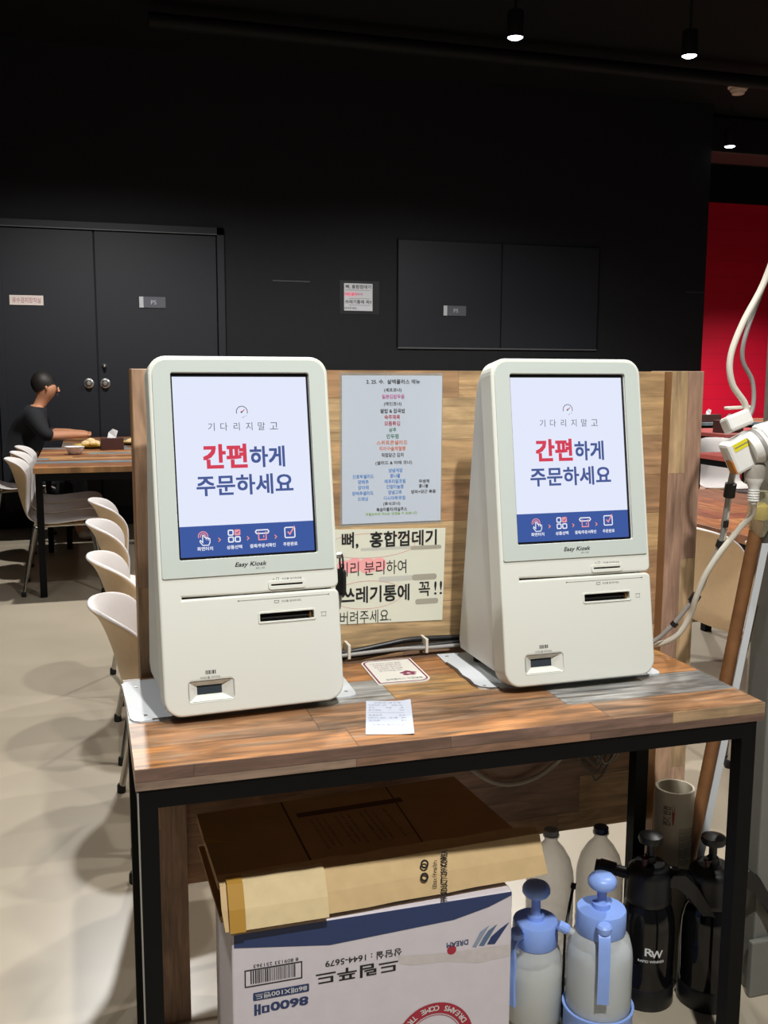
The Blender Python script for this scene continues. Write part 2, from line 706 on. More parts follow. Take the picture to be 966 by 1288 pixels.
wr.box((5.0, 10.0, 3.53), (14, 10.2, 4.0), CEIL)
struct(wr.build('wall_far'))
struct(MB().box((-4.2, -4, 0), (-4, 12, 4), BLACKWALL).build('wall_left'))
struct(MB().box((14, -4, 0), (14.2, 12, 4), BLACKWALL).build('wall_right'))

# black double doors of the back wall
d = MB()
x0, xm, x1, zt = -0.66, 0.08, 1.114, 2.52
d.box((x0 - 0.06, 7.46, 0.15), (x0, 7.5, zt + 0.06), BLACKDOOR)
d.box((x1, 7.46, 0.15), (x1 + 0.06, 7.5, zt + 0.06), BLACKDOOR)
d.box((x0 - 0.06, 7.46, zt), (x1 + 0.06, 7.5, zt + 0.06), BLACKDOOR)
d.box((x0, 7.458, zt - 0.002), (x1, 7.46, zt + 0.006), EDGE)
d1 = struct(d.build('door_1'))
MB().box((x0, 7.475, 0.17), (xm - 0.008, 7.5, zt - 0.012), BLACKDOOR).build('door_leaf', d1)
MB().box((xm + 0.008, 7.475, 0.17), (x1 - 0.01, 7.5, zt - 0.012), BLACKDOOR).build('door_leaf', d1)
SATIN = mat('satin_steel', '#b5b3b0', 0.35, metal=0.9)
for kx, kz, kr in ((0.0, 1.238, 0.042), (0.135, 1.238, 0.042), (0.133, 1.385, 0.021)):
    k = MB().lathe([(kr, 0), (kr, 0.012), (kr * 0.7, 0.02), (kr * 0.62, 0.05), (kr * 0.4, 0.06), (0, 0.062)], SATIN,
                   ax=Frame((kx, 7.475, kz), (1, 0, 0), (0, 0, 1)), seg=20)
    k.build('door_knob', d1)
# flush hatch panel with the second shaft sign
h = MB()
h.box((2.78, 7.485, 1.575), (4.85, 7.5, 2.55), BLACKDOOR)
for xa in (2.775, 3.815, 4.85):
    h.box((xa - 0.006, 7.482, 1.575), (xa + 0.006, 7.486, 2.56), CEIL)
h.box((2.78, 7.481, 1.562), (4.85, 7.5, 1.575), EDGE)
struct(h.build('door_2'))

# grey pillar at the right with its plinth
p = MB()
p.box((1.3, 0.216, 0), (1.9, 0.286, 4.0), PILLAR)
p.box((1.285, 0.2, 0), (1.9, 0.216, 0.13), PILLAR)
struct(p.build('pillar', bevel=0.004))

# ------------------------------------------------------------------ wall signs, lamps, ceiling things
SIGNW = mat('sign_white', '#cfc2bd', 0.5)
SIGNG = mat('sign_grey', '#4e5158', 0.4)
SIGNL = mat('sign_light_tab', '#a9adb0', 0.4)
s = MB().box((-0.607, 7.466, 1.885), (-0.341, 7.474, 1.965), SIGNW)
s.text('유수검지장치실', mat('sign_red', '#8c3a3a', 0.6), Frame((-0.474, 7.4655, 1.925), (1, 0, 0), (0, 0, 1)), 0, 0, 0.225, 0.045)
tag(s.build('door_sign'), 'small white door sign with red lettering on the left black door leaf', 'sign')
for (xa, xb, za, zb, yy, lab) in ((0.44, 0.662, 1.885, 1.978, 7.474, 'grey PS sign on the black door leaf right of the door gap'),
                                  (3.227, 3.453, 1.872, 1.965, 7.484, 'grey PS sign on the black wall hatch between the two kiosks')):
    s = MB().box((xa, yy - 0.008, za), (xb, yy, zb), SIGNG)
    s.box((xa, yy - 0.0085, za), (xa + 0.035, yy, zb), SIGNL)
    s.text('PS', mat('sign_pale_print', '#a4a7ac', 0.5), Frame(((xa + xb) / 2, yy - 0.0085, (za + zb) / 2), (1, 0, 0), (0, 0, 1)), 0.01, 0, None, 0.036)
    tag(s.build('shaft_sign'), lab, 'sign')
# small notice on the black wall
PINK = mat('pink_marker', '#f0a0b0', 0.7)
nf = Frame((2.26, 7.494, 1.9), (1, 0, 0), (0, 0, 1))
s = MB().box((2.225, 7.4965, 1.87), (2.60, 7.5, 2.17), mat('black_backing', '#26272a', 0.3))
s.box((2.265, 7.494, 1.9), (2.535, 7.4966, 2.145), mat('small_notice_paper', '#b9bac0', 0.6))
s.text('뼈, 홍합껍데기', BLACKTXT, nf, 0.14, 0.215, 0.24, 0.035, 0.02)
s.flat([(0.015, 0.13), (0.12, 0.13), (0.12, 0.165), (0.015, 0.165)], PINK, nf, 0.0003)
s.text('미리 분리하여', mat('rose_print', '#b03060', 0.6), nf, 0.095, 0.148, 0.165, 0.026, 0.01, 0.0006)
s.text('쓰레기통에 꼭!!', BLACKTXT, nf, 0.14, 0.08, 0.25, 0.035, 0.02)
s.text('버려주세요.', BLACKTXT, nf, 0.07, 0.022, 0.12, 0.022, 0.01)
s.stroke([(0.02, 0.185), (0.25, 0.185)], 0.004, GREYTXT, nf, 0.0005)
s.stroke([(0.05, 0.11), (0.25, 0.11)], 0.004, GREYTXT, nf, 0.0005)
s.stroke([(0.05, 0.05), (0.25, 0.05)], 0.004, GREYTXT, nf, 0.0005)
tag(s.build('wall_notice'), 'small white notice with a pink marked line on the black back wall', 'notice')

LENS = emit('lamp_lens', '#eef3ff', 9.0)
lampb = mat('lamp_black', '#131315', 0.5)
for i, (lx, ly, lz, lab) in enumerate(((2.849, 5.101, 3.6, 'lit black ceiling downlight, leftmost of the three in view'),
                                       (4.201, 5.087, 3.6, 'lit black ceiling downlight above and left of the smoke detector'),
                                       (6.255, 7.464, 3.6, 'lit black ceiling downlight hanging lowest in view, above the red wall'))):
    t = thing('ceiling_downlight', lab, 'lamp', (lx, ly, lz), 0, 'ceiling downlights')
    MB().lathe([(0.05, 0.0), (0.056, -0.004), (0.056, 0.16), (0.05, 0.17), (0, 0.172)], lampb).build('housing', t)
    MB().lathe([(0, -0.014), (0.035, -0.012), (0.052, -0.002), (0.05, 0.003)], LENS).build('lens', t)
    MB().lathe([(0.008, 0.17), (0.008, 0.4)], lampb, seg=10).build('stem', t)
t = MB().lathe([(0.0, -0.075), (0.055, -0.075), (0.065, -0.05), (0.075, -0.045), (0.08, -0.02), (0.098, -0.018), (0.1, 0.0)], mat('detector_plastic', '#c9b3a4', 0.5))
tag(t.build('smoke_detector', loc=(5.91, 6.888, 4.0)), 'round pale smoke detector on the black ceiling at the upper right', 'smoke detector')
t = MB()
t.tube([(0.5, 6.3, 3.86), (13.9, 6.3, 3.86)], 0.055, mat('pipe_black', '#0b0b0c', 0.7, spec=0.2), 12)
tag(t.build('ceiling_pipe'), 'black pipe running along the black ceiling above the downlights', 'pipe')
t = MB().box((5.2, 7.8, 3.62), (13.9, 8.3, 3.97), mat('duct_black', '#121112', 0.55))
tag(t.build('ceiling_duct', bevel=0.01), 'black square duct under the ceiling in front of the red wall', 'duct')


# ------------------------------------------------------------------ chairs
def make_chair(name, label):
    t = thing(name, label, 'chair')
    prof = [(0.46, 0.415), (0.43, 0.432), (0.36, 0.44), (0.24, 0.428), (0.13, 0.42), (0.05, 0.435), (0.0, 0.475), (-0.025, 0.54), (-0.045, 0.62),
            (-0.066, 0.71), (-0.094, 0.785), (-0.122, 0.818)]
    P = smooth_path([(a, 0, b) for a, b in prof], 3)
    n = len(P)
    cols = 15
    vs = []
    for i, p in enumerate(P):
        sfrac = i / (n - 1)
        back = max(0.0, min(1.0, (sfrac - 0.5) / 0.35))
        half = 0.215 + 0.012 * back
        # round the outline at both ends
        if sfrac > 0.80:
            q = (sfrac - 0.80) / 0.20
            half *= max(0.28, (1 - q ** 2.6) ** 0.5 if q < 1 else 0.0)
        if sfrac < 0.12:
            q = 1 - sfrac / 0.12
            half *= 1 - 0.22 * q * q
        if 0.42 < sfrac < 0.72:
            half *= 1 - 0.07 * math.sin((sfrac - 0.42) / 0.30 * PI)
        for j in range(cols):
            a = -1 + 2 * j / (cols - 1)
            wrap = (half * abs(a) / 0.215) ** 2
            x = p.x + 0.085 * back * wrap
            z = p.z + 0.018 * (1 - back) * wrap
            vs.append((x, half * a, z))
    fs = []
    for i in range(n - 1):
        for j in range(cols - 1):
            k = i * cols + j
            fs.append((k, k + 1, k + cols + 1, k + cols))
    shb = MB().raw(vs, fs, SHELLIN, True)
    shb.mi(SHELL)
    sh = shb.build('seat_shell', t)
    so = sh.modifiers.new('solid', 'SOLIDIFY')
    so.thickness = 0.011
    so.offset = 0
    so.material_offset = 1
    so.material_offset_rim = 0
    sb = sh.modifiers.new('sub', 'SUBSURF')
    sb.levels = 1
    sb.render_levels = 1
    for sy in (-1, 1):
        y = 0.15 * sy
        MB().tube(smooth_path([(0.04, y, 0.40), (0.08, y, 0.412), (0.33, y, 0.418), (0.37, y, 0.41)], 4), 0.0095, CHROME, 8).build('seat_rail', t)
        for (xa, xb) in ((0.04, -0.03), (0.37, 0.43)):
            yb = y + 0.075 * sy
            leg = MB().tube([(xa, y, 0.405), (xa + (xb - xa) * 0.1, y + 0.006 * sy, 0.38), (xb, yb, 0.012)], 0.0105, CHROME, 10).build('leg', t)
            MB().lathe([(0.013, 0), (0.014, 0.004), (0.0135, 0.025), (0.011, 0.03)], RUBBER, (xb, yb, 0), 10).build('foot_cap', leg)
    return t


ch0 = make_chair('dining_chair', 'x')
GL_ROW = 'beige shell chairs in the row behind the left kiosk'
left_row = [(0.86, 'beige shell chair nearest the camera beside the wooden divider, next to the left kiosk'),
            (1.46, 'beige shell chair second from the front in the row left of the wooden divider'),
            (2.14, 'beige shell chair third from the front in the row left of the wooden divider'),
            (2.77, 'beige shell chair farthest back in the row peeking out left of the wooden divider')]
for i, (cy, lab) in enumerate(left_row):
    if i == 0:
        ch0.location = (0.06, cy, 0)
        ch0['label'] = lab
        ch0['group'] = GL_ROW
    else:
        dup(ch0, (0.06 + 0.012 * (i == 3), cy, 0), 0.05 * (i % 2), lab, GL_ROW)
G2 = 'chairs along the plank table right of the divider'
dup(ch0, (2.06, 1.57, 0), 0.04, 'beige shell chair right of the divider, its broad back beside the cable', G2)
dup(ch0, (2.06, 1.085, 0), 0.0, 'beige shell chair partly hidden by the grey pillar at the plank table', G2)
G3 = 'chairs pushed under the far left dining table'
for cy, lab in ((4.95, 'beige shell chair under the far left table, nearest of its row of three'),
                (5.45, 'beige shell chair under the far left table, middle of its row of three'),
                (5.95, 'beige shell chair under the far left table, farthest of its row of three')):
    dup(ch0, (-0.405, cy, 0), 0.0, lab, G3)
person_chair = dup(ch0, (-0.745, 6.85, 0), 0.0, 'beige shell chair the seated person in black sits on', 'chair of the seated person')
G4 = 'chairs at the red-edged table before the red wall'
dup(ch0, (4.92, 5.5, 0), -PI / 2, 'pale shell chair facing the camera at the far end of the red-edged table', G4)
dup(ch0, (6.06, 6.08, 0), PI * 0.5, 'beige chair back beyond the red-edged table, below the far dark tables', G4)
dup(ch0, (6.6, 6.08, 0), PI * 0.5, 'pale chair just left of the plug cluster beyond the red-edged table', G4)


# ------------------------------------------------------------------ dining tables
def dining_table(label, x0, y0, x1, y1, z, wood, group=None, leg=0.04, th=0.035):
    t = thing('dining_table', label, 'table', ((x0 + x1) / 2, (y0 + y1) / 2, 0), 0, group)
    hx, hy = (x1 - x0) / 2, (y1 - y0) / 2
    MB().box((-hx, -hy, z - th), (hx, hy, z), wood).build('tabletop', t, bevel=0.002)
    fr = MB()
    for sx in (-1, 1):
        fr.box((min(sx * (hx - 0.01), sx * (hx - 0.05)), -hy + 0.01, z - th - 0.045), (max(sx * (hx - 0.01), sx * (hx - 0.05)), hy - 0.01, z - th), STEEL)
    for sy in (-1, 1):
        fr.box((-hx + 0.05, min(sy * (hy - 0.01), sy * (hy - 0.05)), z - th - 0.045), (hx - 0.05, max(sy * (hy - 0.01), sy * (hy - 0.05)), z - th), STEEL)
    fr.build('frame', t)
    for sx in (-1, 1):
        for sy in (-1, 1):
            a, b = sx * (hx - 0.01), sy * (hy - 0.01)
            MB().box((min(a, a - sx * leg), min(b, b - sy * leg), 0), (max(a, a - sx * leg), max(b, b - sy * leg), z - th - 0.045), STEEL).build('leg', t)
    return t


GT = 'plank dining tables'
dining_table('plank dining table in the far left distance, nearest the camera there', -0.35, 4.66, 0.75, 6.27, 0.78, DINERX, GT)
dining_table('plank dining table at the black back wall, in front of the seated person', -0.22, 6.32, 0.88, 7.42, 0.78, DINERX, GT)
dining_table('reddish plank dining table right of the divider, behind the hanging cable', 2.28, 0.6, 3.08, 2.95, 0.75, DINER, GT)
redtop = mat('red_tabletop', '#a2504a', 0.35)
dining_table('dining table with a reddish top and black frame beyond the plank table', 4.42, 4.2, 5.22, 5.15, 0.74, redtop, GT)
dining_table('dining table with a reddish top, second before the red wall', 5.75, 6.6, 6.75, 7.6, 0.77, redtop, GT)
dining_table('dark plank dining table under the red wall, farthest right', 6.6, 8.6, 8.8, 9.5, 0.77, DINERX, GT)

# dark booth bench and napkin boxes by the red wall
BOXBR = mat('napkin_box_brown', '#4a2d2a', 0.45)
TISSUE = mat('white_tissue', '#d8d6d8', 0.8)


def napkin_box(label, loc, rz=0.0, sx=0.16, sy=0.09, sz=0.085):
    t = thing('napkin_box', label, 'napkin box', loc, rz, 'dark napkin boxes')
    b = MB()
    b.box((-sx / 2, -sy / 2, 0), (sx / 2, sy / 2, sz), BOXBR)
    b.build('box', t, bevel=0.003)
    vs = [(-0.03, -0.006, sz), (0.03, -0.006, sz), (0.045, 0, sz + 0.05), (0.01, 0.004, sz + 0.065), (-0.02, 0.01, sz + 0.04), (-0.03, 0.012, sz), (0.03, 0.014, sz)]
    MB().raw(vs, [(0, 1, 2, 3, 4), (5, 4, 3), (5, 3, 2, 6), (0, 4, 5), (1, 6, 2)], TISSUE).build('tissue', t)
    return t


napkin_box('dark brown napkin box with a white tissue on the far left dining table', (0.135, 5.98, 0.78), 0.05)
napkin_box('dark napkin box with a white tissue on the far table under the red wall', (7.05, 8.75, 0.77), 0.1, 0.3, 0.12, 0.09)
napkin_box('dark napkin box on the red-topped table right of the divider post', (6.0, 6.9, 0.77), 0.1, 0.26, 0.14, 0.12)
t = thing('food_plate', 'yellow rimmed plate of pale food on the far left dining table', 'plate', (-0.01, 6.15, 0.78))
MB().lathe([(0.05, 0), (0.06, 0.004), (0.115, 0.022), (0.118, 0.026), (0.11, 0.024), (0.06, 0.01), (0, 0.009)], mat('yellow_glaze', '#c9b65a', 0.3)).build('plate', t)
fd = MB()
rr = random.Random(3)
for i in range(9):
    a = rr.random() * 6.28
    q = rr.random() * 0.05
    x, y, r = q * math.cos(a), q * math.sin(a), 0.026 + rr.random() * 0.014
    fd.lathe([(0.0, -r * 0.5), (r * 0.8, -r * 0.3), (r, 0), (r * 0.75, r * 0.5), (0, r * 0.75)], mat('pale_food', '#d8b98c', 0.7), (x, y, 0.028 + 0.02 * (0.05 - q) / 0.05), 10)
fd.build('food', t)
tag(MB().lathe([(0.03, 0), (0.045, 0.01), (0.065, 0.05), (0.067, 0.054), (0.06, 0.05), (0.03, 0.012), (0, 0.012)], mat('white_glaze', '#d9dadf', 0.25)).build('soup_bowl', loc=(-0.12, 5.6, 0.78)),
    'white bowl before the seated person on the far left dining table', 'bowl')
t = thing('food_plate', 'yellow plate of food beside the divider edge on the far left table', 'plate', (0.30, 6.46, 0.78))
MB().lathe([(0.05, 0), (0.06, 0.004), (0.115, 0.022), (0.118, 0.026), (0.11, 0.024), (0.06, 0.01), (0, 0.009)], MATS['yellow_glaze']).build('plate', t)
MB().lathe([(0.06, 0.01), (0.055, 0.03), (0.03, 0.045), (0, 0.05)], MATS['pale_food'], seg=14).build('food', t)


# ------------------------------------------------------------------ seated person in the far left
def skin_mesh(name, nodes, edges, material, parent, level=2):
    me = bpy.data.meshes.new(name)
    me.from_pydata([n[0] for n in nodes], edges, [])
    o = bpy.data.objects.new(name, me)
    C.objects.link(o)
    md = o.modifiers.new('skin', 'SKIN')
    md.use_smooth_shade = True
    for i, n in enumerate(nodes):
        r = n[1] if isinstance(n[1], tuple) else (n[1], n[1])
        me.skin_vertices[0].data[i].radius = r
        me.skin_vertices[0].data[i].use_root = (i == 0)
    sub = o.modifiers.new('sub', 'SUBSURF')
    sub.levels = level
    sub.render_levels = level
    me.materials.append(material)
    o.parent = parent
    return o


pz = 0.43
person = thing('person', 'person in black top and dark jeans seated at the far left table, leaning forward', 'person', (-0.56, 6.85, 0), 0.0)
SKINM = mat('skin', '#b98263', 0.55)
CLOTH = mat('black_cloth', '#16171c', 0.85)
JEANS = mat('dark_jeans', '#2b303a', 0.85)
HAIR = mat('dark_hair', '#17110f', 0.6)
SHOE = mat('white_shoe', '#cfc9bd', 0.6)
# body: one continuous figure (pelvis, spine, neck, head, arms, legs); x forward to the table
N = [((0.0, 0, 0.53), (0.12, 0.15)), ((0.02, 0, 0.68), (0.10, 0.14)), ((0.08, 0, 0.84), (0.10, 0.15)), ((0.14, 0, 0.98), (0.085, 0.13)),
     ((0.17, 0, 1.06), 0.05), ((0.20, 0, 1.12), 0.05), ((0.232, 0, 1.185), 0.092), ((0.232, 0, 1.262), 0.09)]
E_ = [(0, 1), (1, 2), (2, 3), (3, 4), (4, 5), (5, 6), (6, 7)]
for sy in (-1, 1):
    k = len(N)
    N += [((0.14, 0.17 * sy, 0.99), 0.06), ((0.22, 0.23 * sy, 0.84), 0.045), ((0.38, 0.16 * sy, 0.845), 0.036), ((0.47, 0.11 * sy, 0.842), 0.028),
          ((0.51, 0.10 * sy, 0.838), (0.03, 0.018))]
    E_ += [(3, k), (k, k + 1), (k + 1, k + 2), (k + 2, k + 3), (k + 3, k + 4)]
    for q, (dx, dy, dz) in enumerate(((0.05, -0.02, 0.02), (0.055, -0.006, 0.015), (0.052, 0.008, 0.01), (0.045, 0.02, 0.003), (0.02, -0.028, 0.028))):
        N.append(((0.51 + dx, 0.10 * sy + dy * sy, 0.838 + dz * 0.6), 0.009))
        E_.append((k + 4, len(N) - 1))
    k = len(N)
    N += [((0.08, 0.09 * sy, 0.53), 0.085), ((0.42, 0.10 * sy, 0.53), 0.062), ((0.46, 0.10 * sy, 0.47), 0.055), ((0.44, 0.10 * sy, 0.12), 0.038), ((0.44, 0.10 * sy, 0.07), 0.036), ((0.53, 0.10 * sy, 0.04), 0.03)]
    E_ += [(0, k), (k, k + 1), (k + 1, k + 2), (k + 2, k + 3), (k + 3, k + 4), (k + 4, k + 5)]
skin_mesh('body', N, E_, SKINM, person)
# clothing
N = [((0.0, 0, 0.58), (0.125, 0.155)), ((0.02, 0, 0.70), (0.108, 0.15)), ((0.08, 0, 0.85), (0.108, 0.158)), ((0.135, 0, 0.985), (0.105, 0.155)), ((0.162, 0, 1.06), 0.072)]
E_ = [(0, 1), (1, 2), (2, 3), (3, 4)]
for sy in (-1, 1):
    k = len(N)
    N += [((0.14, 0.165 * sy, 0.995), 0.085), ((0.22, 0.235 * sy, 0.845), 0.06), ((0.28, 0.205 * sy, 0.85), 0.052)]
    E_ += [(3, k), (k, k + 1), (k + 1, k + 2)]
skin_mesh('black_top', N, E_, CLOTH, person)
N = [((0.0, 0, 0.53), (0.125, 0.158))]
E_ = []
for sy in (-1, 1):
    k = len(N)
    N += [((0.08, 0.09 * sy, 0.53), 0.092), ((0.42, 0.10 * sy, 0.53), 0.07), ((0.465, 0.10 * sy, 0.47), 0.064), ((0.445, 0.10 * sy, 0.14), 0.052)]
    E_ += [(0, k), (k, k + 1), (k + 1, k + 2), (k + 2, k + 3)]
skin_mesh('jeans', N, E_, JEANS, person)
for sy in (-1, 1):
    skin_mesh('shoe', [((0.42, 0.10 * sy, 0.055), (0.045, 0.05)), ((0.5, 0.10 * sy, 0.045), (0.043, 0.042)), ((0.58, 0.10 * sy, 0.035), (0.036, 0.03))], [(0, 1), (1, 2)], SHOE, person)
hr = MB()
prof = []
for i in range(9):
    a = -0.12 * PI + (0.62 * PI) * i / 8
    prof.append((0.094 * math.cos(a), 0.100 * math.sin(a)))
prof[-1] = (0, 0.100)
hr.lathe(prof, HAIR, ax=Frame((0.212, 0, 1.245), (0.84, 0, 0.54), (0, 1, 0)), seg=20)
hr.build('hair', person)
fc = MB()
for sy in (-1, 1):
    fc.lathe([(0, -0.008), (0.008, 0), (0, 0.008)], HAIR, (0.318, 0.032 * sy, 1.22), 10)
    fc.lathe([(0, -0.02), (0.01, -0.008), (0.011, 0.008), (0, 0.02)], SKINM, (0.235, 0.088 * sy, 1.21), 8)
fc.lathe([(0, -0.025), (0.014, -0.018), (0.006, 0.01), (0, 0.02)], SKINM, (0.322, 0, 1.2), 8)
fc.box((0.312, -0.02, 1.152), (0.317, 0.02, 1.16), mat('lips', '#8a4a40', 0.6))
fc.build('face', person)

# ------------------------------------------------------------------ console table with plank top
W, D, ZT, TH = 1.121, 0.462, 0.75, 0.034
tb = thing('console_table', 'plank-topped black steel table carrying the two kiosks', 'table', (0, 0, 0))
m_ = MB()
m_.box((0, 0.0015, ZT - TH), (W - 0.0015, D, ZT), TOP)
top = m_.build('tabletop', tb)
ed = MB()
ed.box((0, 0, ZT - TH), (W, 0.0015, ZT - 0.0004), TOPEDGE)
ed.box((W - 0.0015, 0.0015, ZT - TH), (W, D, ZT - 0.0004), mat('edge_band', '#6d5040', 0.5, noise=0.1))
ed.build('edge_band', tb)
zf = ZT - TH
LG = 0.030
for lx in (0.003, W - 0.014 - LG):
    for ly in (0.003, 0.354):
        l = MB().box((lx, ly, 0), (lx + LG, ly + LG, zf), STEEL)
        if lx < 0.1 and ly < 0.1:
            l.box((lx - 0.0007, ly - 0.0007, 0), (lx + 0.0016, ly + 0.0016, zf - 0.003), LEGEDGE)  # thin pale line down the outer corner of the front-left leg
        l.build('leg', tb)
rl = MB()
RX0, RX1 = 0.003 + LG, W - 0.014 - LG
for ry in (0.003, 0.354):
    rl.box((RX0, ry, zf - 0.031), (RX1, ry + LG, zf), STEEL)
for rx in (0.003, W - 0.014 - LG):
    rl.box((rx, 0.003 + LG, zf - 0.031), (rx + LG, 0.354, zf), STEEL)
rl.build('frame_rail', tb)

# ------------------------------------------------------------------ wooden divider behind the table
dv = thing('wooden_divider', 'wood-plank divider panel standing behind the two kiosks', 'divider', (0, 0, 0))
MB().box((0.115, 0.50, 0.288), (1.205, 0.53, 1.349), PANELW).build('panel', dv)
for px in (0.035, 1.2):
    po = MB().box((px, 0.47, 0), (px + 0.081, 0.56, 1.35), POSTW).build('post', dv, bevel=0.0015)
    MB().box((px - 0.0008, 0.4715, 0.001), (px, 0.5585, 1.349), mat('post_edge_band', '#8b6542', 0.5, noise=0.1, nscale=20)).build('edge_band', po)

# ------------------------------------------------------------------ order kiosks
TILT = 0.168
KV = Vector((0, math.sin(TILT), math.cos(TILT)))
S_WHITE = emit('screen_white', '#e4eafd', 0.98)
S_NAVY = emit('screen_navy_band', '#3f5fae', 0.8)
S_BLUE = emit('screen_blue_text', '#4a5e9e', 0.85)
S_RED = emit('screen_red_text', '#e2405a', 0.85)
S_GREY = emit('screen_grey_text', '#6a6c74', 0.85)
S_ICON = emit('screen_icon_white', '#f4f6ff', 0.95)
S_PINK = emit('screen_icon_pink', '#f29aa2', 0.95)
S_ORNG = emit('screen_icon_orange', '#ff9a7a', 0.95)


def make_kiosk(label):
    t = thing('order_kiosk', label, 'kiosk', (0, 0, 0.765), 0, 'order kiosks')
    Wk, Hk, T = 0.318, 0.616, 0.052
    F = Frame((0, 0, 0), (1, 0, 0), KV)        # n points out of the front
    # front cover: rounded slab with a slot running in from its right edge, openings for screen, card slot, scanner
    r = 0.031
    o = []
    o += [p_ for p_ in rrect(0, 0, Wk, Hk, r, 7)]
    n = 8
    bl, br_, tr, tl = o[0:n], o[n:2 * n], o[2 * n:3 * n], o[3 * n:4 * n]
    sr = 0.011
    slot_lo = [(Wk - sr + sr * math.cos(a), 0.1985 - sr + sr * math.sin(a)) for a in [0.5 * PI * i / 5 for i in range(6)]]
    slot_hi = [(Wk - sr + sr * math.cos(a), 0.2005 + sr + sr * math.sin(a)) for a in [1.5 * PI + 0.5 * PI * i / 5 for i in range(6)]]
    outer = bl + br_ + slot_lo + [(0.135, 0.199), (0.0385, 0.1988), (0.0385, 0.2022), (0.135, 0.2005)] + slot_hi + tr + tl
    holes = [rrect(0.0378, 0.2655, 0.2815, 0.5865, 0.003, 3)[::-1],
             rrect(0.1705, 0.1495, 0.2695, 0.1645, 0.003, 3)[::-1],
             rrect(0.0425, 0.0235, 0.1185, 0.0575, 0.006, 4)[::-1],
             rrect(0.1915, 0.2075, 0.2535, 0.2175, 0.005, 4)[::-1]]
    vs, fs = sheet2d(outer, holes, T, 0.004)
    fc = MB().raw([(a, b, c - T) for a, b, c in vs], fs, CREAM, False, F)
    # printed marks of the cover
    P_ = 0.0004
    fc.text('카드를 넣어주세요', GREYTXT, F, 0.232, 0.2225, 0.036, 0.004, 0, P_)
    fc.flat([(0.198, 0.2215), (0.2005, 0.223), (0.198, 0.2245)], GREYTXT, F, P_)
    fc.stroke([(0.204, 0.2205), (0.208, 0.2205), (0.208, 0.2255), (0.204, 0.2255)], 0.0006, GREYTXT, F, P_, True)
    fc.stroke([(0.1335, 0.1895), (0.2991, 0.1895)], 0.0007, GREYTXT, F, P_)
    fc.flat([(0.1335, 0.1882), (0.1385, 0.1895), (0.1335, 0.1908)], GREYTXT, F, P_)
    fc.flat([(0.2991, 0.1882), (0.2941, 0.1895), (0.2991, 0.1908)], GREYTXT, F, P_)
    fc.text('카드를 넣어주세요', GREYTXT, F, 0.229, 0.1835, 0.036, 0.004, 0, P_)
    fc.stroke([(0.199, 0.1815), (0.206, 0.1815), (0.2065, 0.1855), (0.1985, 0.1855)], 0.0008, GREYTXT, F, P_, True)
    fc.stroke([(0.2815, 0.1585), (0.2925, 0.1585)], 0.0008, GREYTXT, F, P_)
    fc.stroke([(0.283, 0.158), (0.283, 0.151), (0.285, 0.1525), (0.287, 0.151), (0.289, 0.1525), (0.291, 0.151), (0.291, 0.158)], 0.0006, GREYTXT, F, P_)
    bars = [0.0, 0.002, 0.005, 0.0065, 0.0095, 0.012, 0.0135, 0.016]
    for i, bx in enumerate(bars):
        wd = 0.0016 if i % 2 else 0.0010
        fc.flat([(0.0715 + bx, 0.069), (0.0715 + bx + wd, 0.069), (0.0715 + bx + wd, 0.0755), (0.0715 + bx, 0.0755)], BLACKTXT, F, P_)
    fc.text('바코드를 대주세요', GREYTXT, F, 0.0795, 0.0635, 0.034, 0.0042, 0, P_)
    fc.build('front_cover', t)
    # upper front panel, a thin glossy sheet framing the screen
    vs, fs = sheet2d(rrect(0.0065, 0.235, Wk - 0.0065, Hk - 0.0065, [0.004, 0.004, 0.026, 0.026], 6), [rrect(0.0372, 0.2649, 0.2821, 0.5871, 0.004, 3)[::-1]], 0.0022, 0.0007)
    up_ = MB().raw([(a, b, c + 0.0001) for a, b, c in vs], fs, PANEL, False, F)
    up_.text('Easy Kiosk', BLACKTXT, F, 0.1595, 0.2515, 0.056, 0.0098, 0.012, 0.0027, 0.25)
    up_.text('EK-150', GREYTXT, F, 0.176, 0.2445, 0.016, 0.0028, 0, 0.0027, 0.2)
    up_.build('front_panel', t)
    # screen bezel and lit screen
    bz = MB()
    vs, fs = sheet2d(rrect(0.0372, 0.2649, 0.2821, 0.5871, 0.002, 2), [rrect(0.0405, 0.2695, 0.2785, 0.5805, 0.0005, 1)[::-1]], 0.004)
    bz.raw([(a, b, c - 0.0085) for a, b, c in vs], fs, BEZEL, False, F)
    bz.build('screen_bezel', t)
    sc = MB()
    c0 = -0.007
    sc.box((0.0385, 0.2675, -0.012), (0.2805, 0.5825, c0), BEZEL, F)
    sc.flat([(0.0405, 0.3225), (0.2785, 0.3225), (0.2785, 0.5805), (0.0405, 0.5805)], S_WHITE, F, c0 + 0.0003)
    sc.flat([(0.0405, 0.2695), (0.2785, 0.2695), (0.2785, 0.3225), (0.0405, 0.3225)], S_NAVY, F, c0 + 0.0003)
    q = c0 + 0.0007
    # gauge
    sc.stroke(circ(0.1595, 0.519, 0.0098, 20, -0.1 * PI, 1.1 * PI), 0.0014, S_GREY, F, q)
    sc.stroke([(0.1575, 0.5175), (0.1645, 0.523)], 0.0016, S_RED, F, q)
    sc.flat(circ(0.1588, 0.5185, 0.0018, 10), S_GREY, F, q + 0.0002)
    for gx, gy in ((0.163, 0.5105), (0.167, 0.512), (0.1605, 0.509)):
        sc.flat(circ(gx, gy, 0.0008, 8), S_GREY, F, q)
    for i, chh in enumerate('기다리지말고'):
        sc.text(chh, S_GREY, F, 0.1045 + i * 0.0222, 0.4935, None, 0.0142 if chh in '기다리지말' else 0.0125, 0, q)
    sc.text('간편', S_RED, F, 0.1262, 0.442, 0.078, 0.0425, 0.035, q)
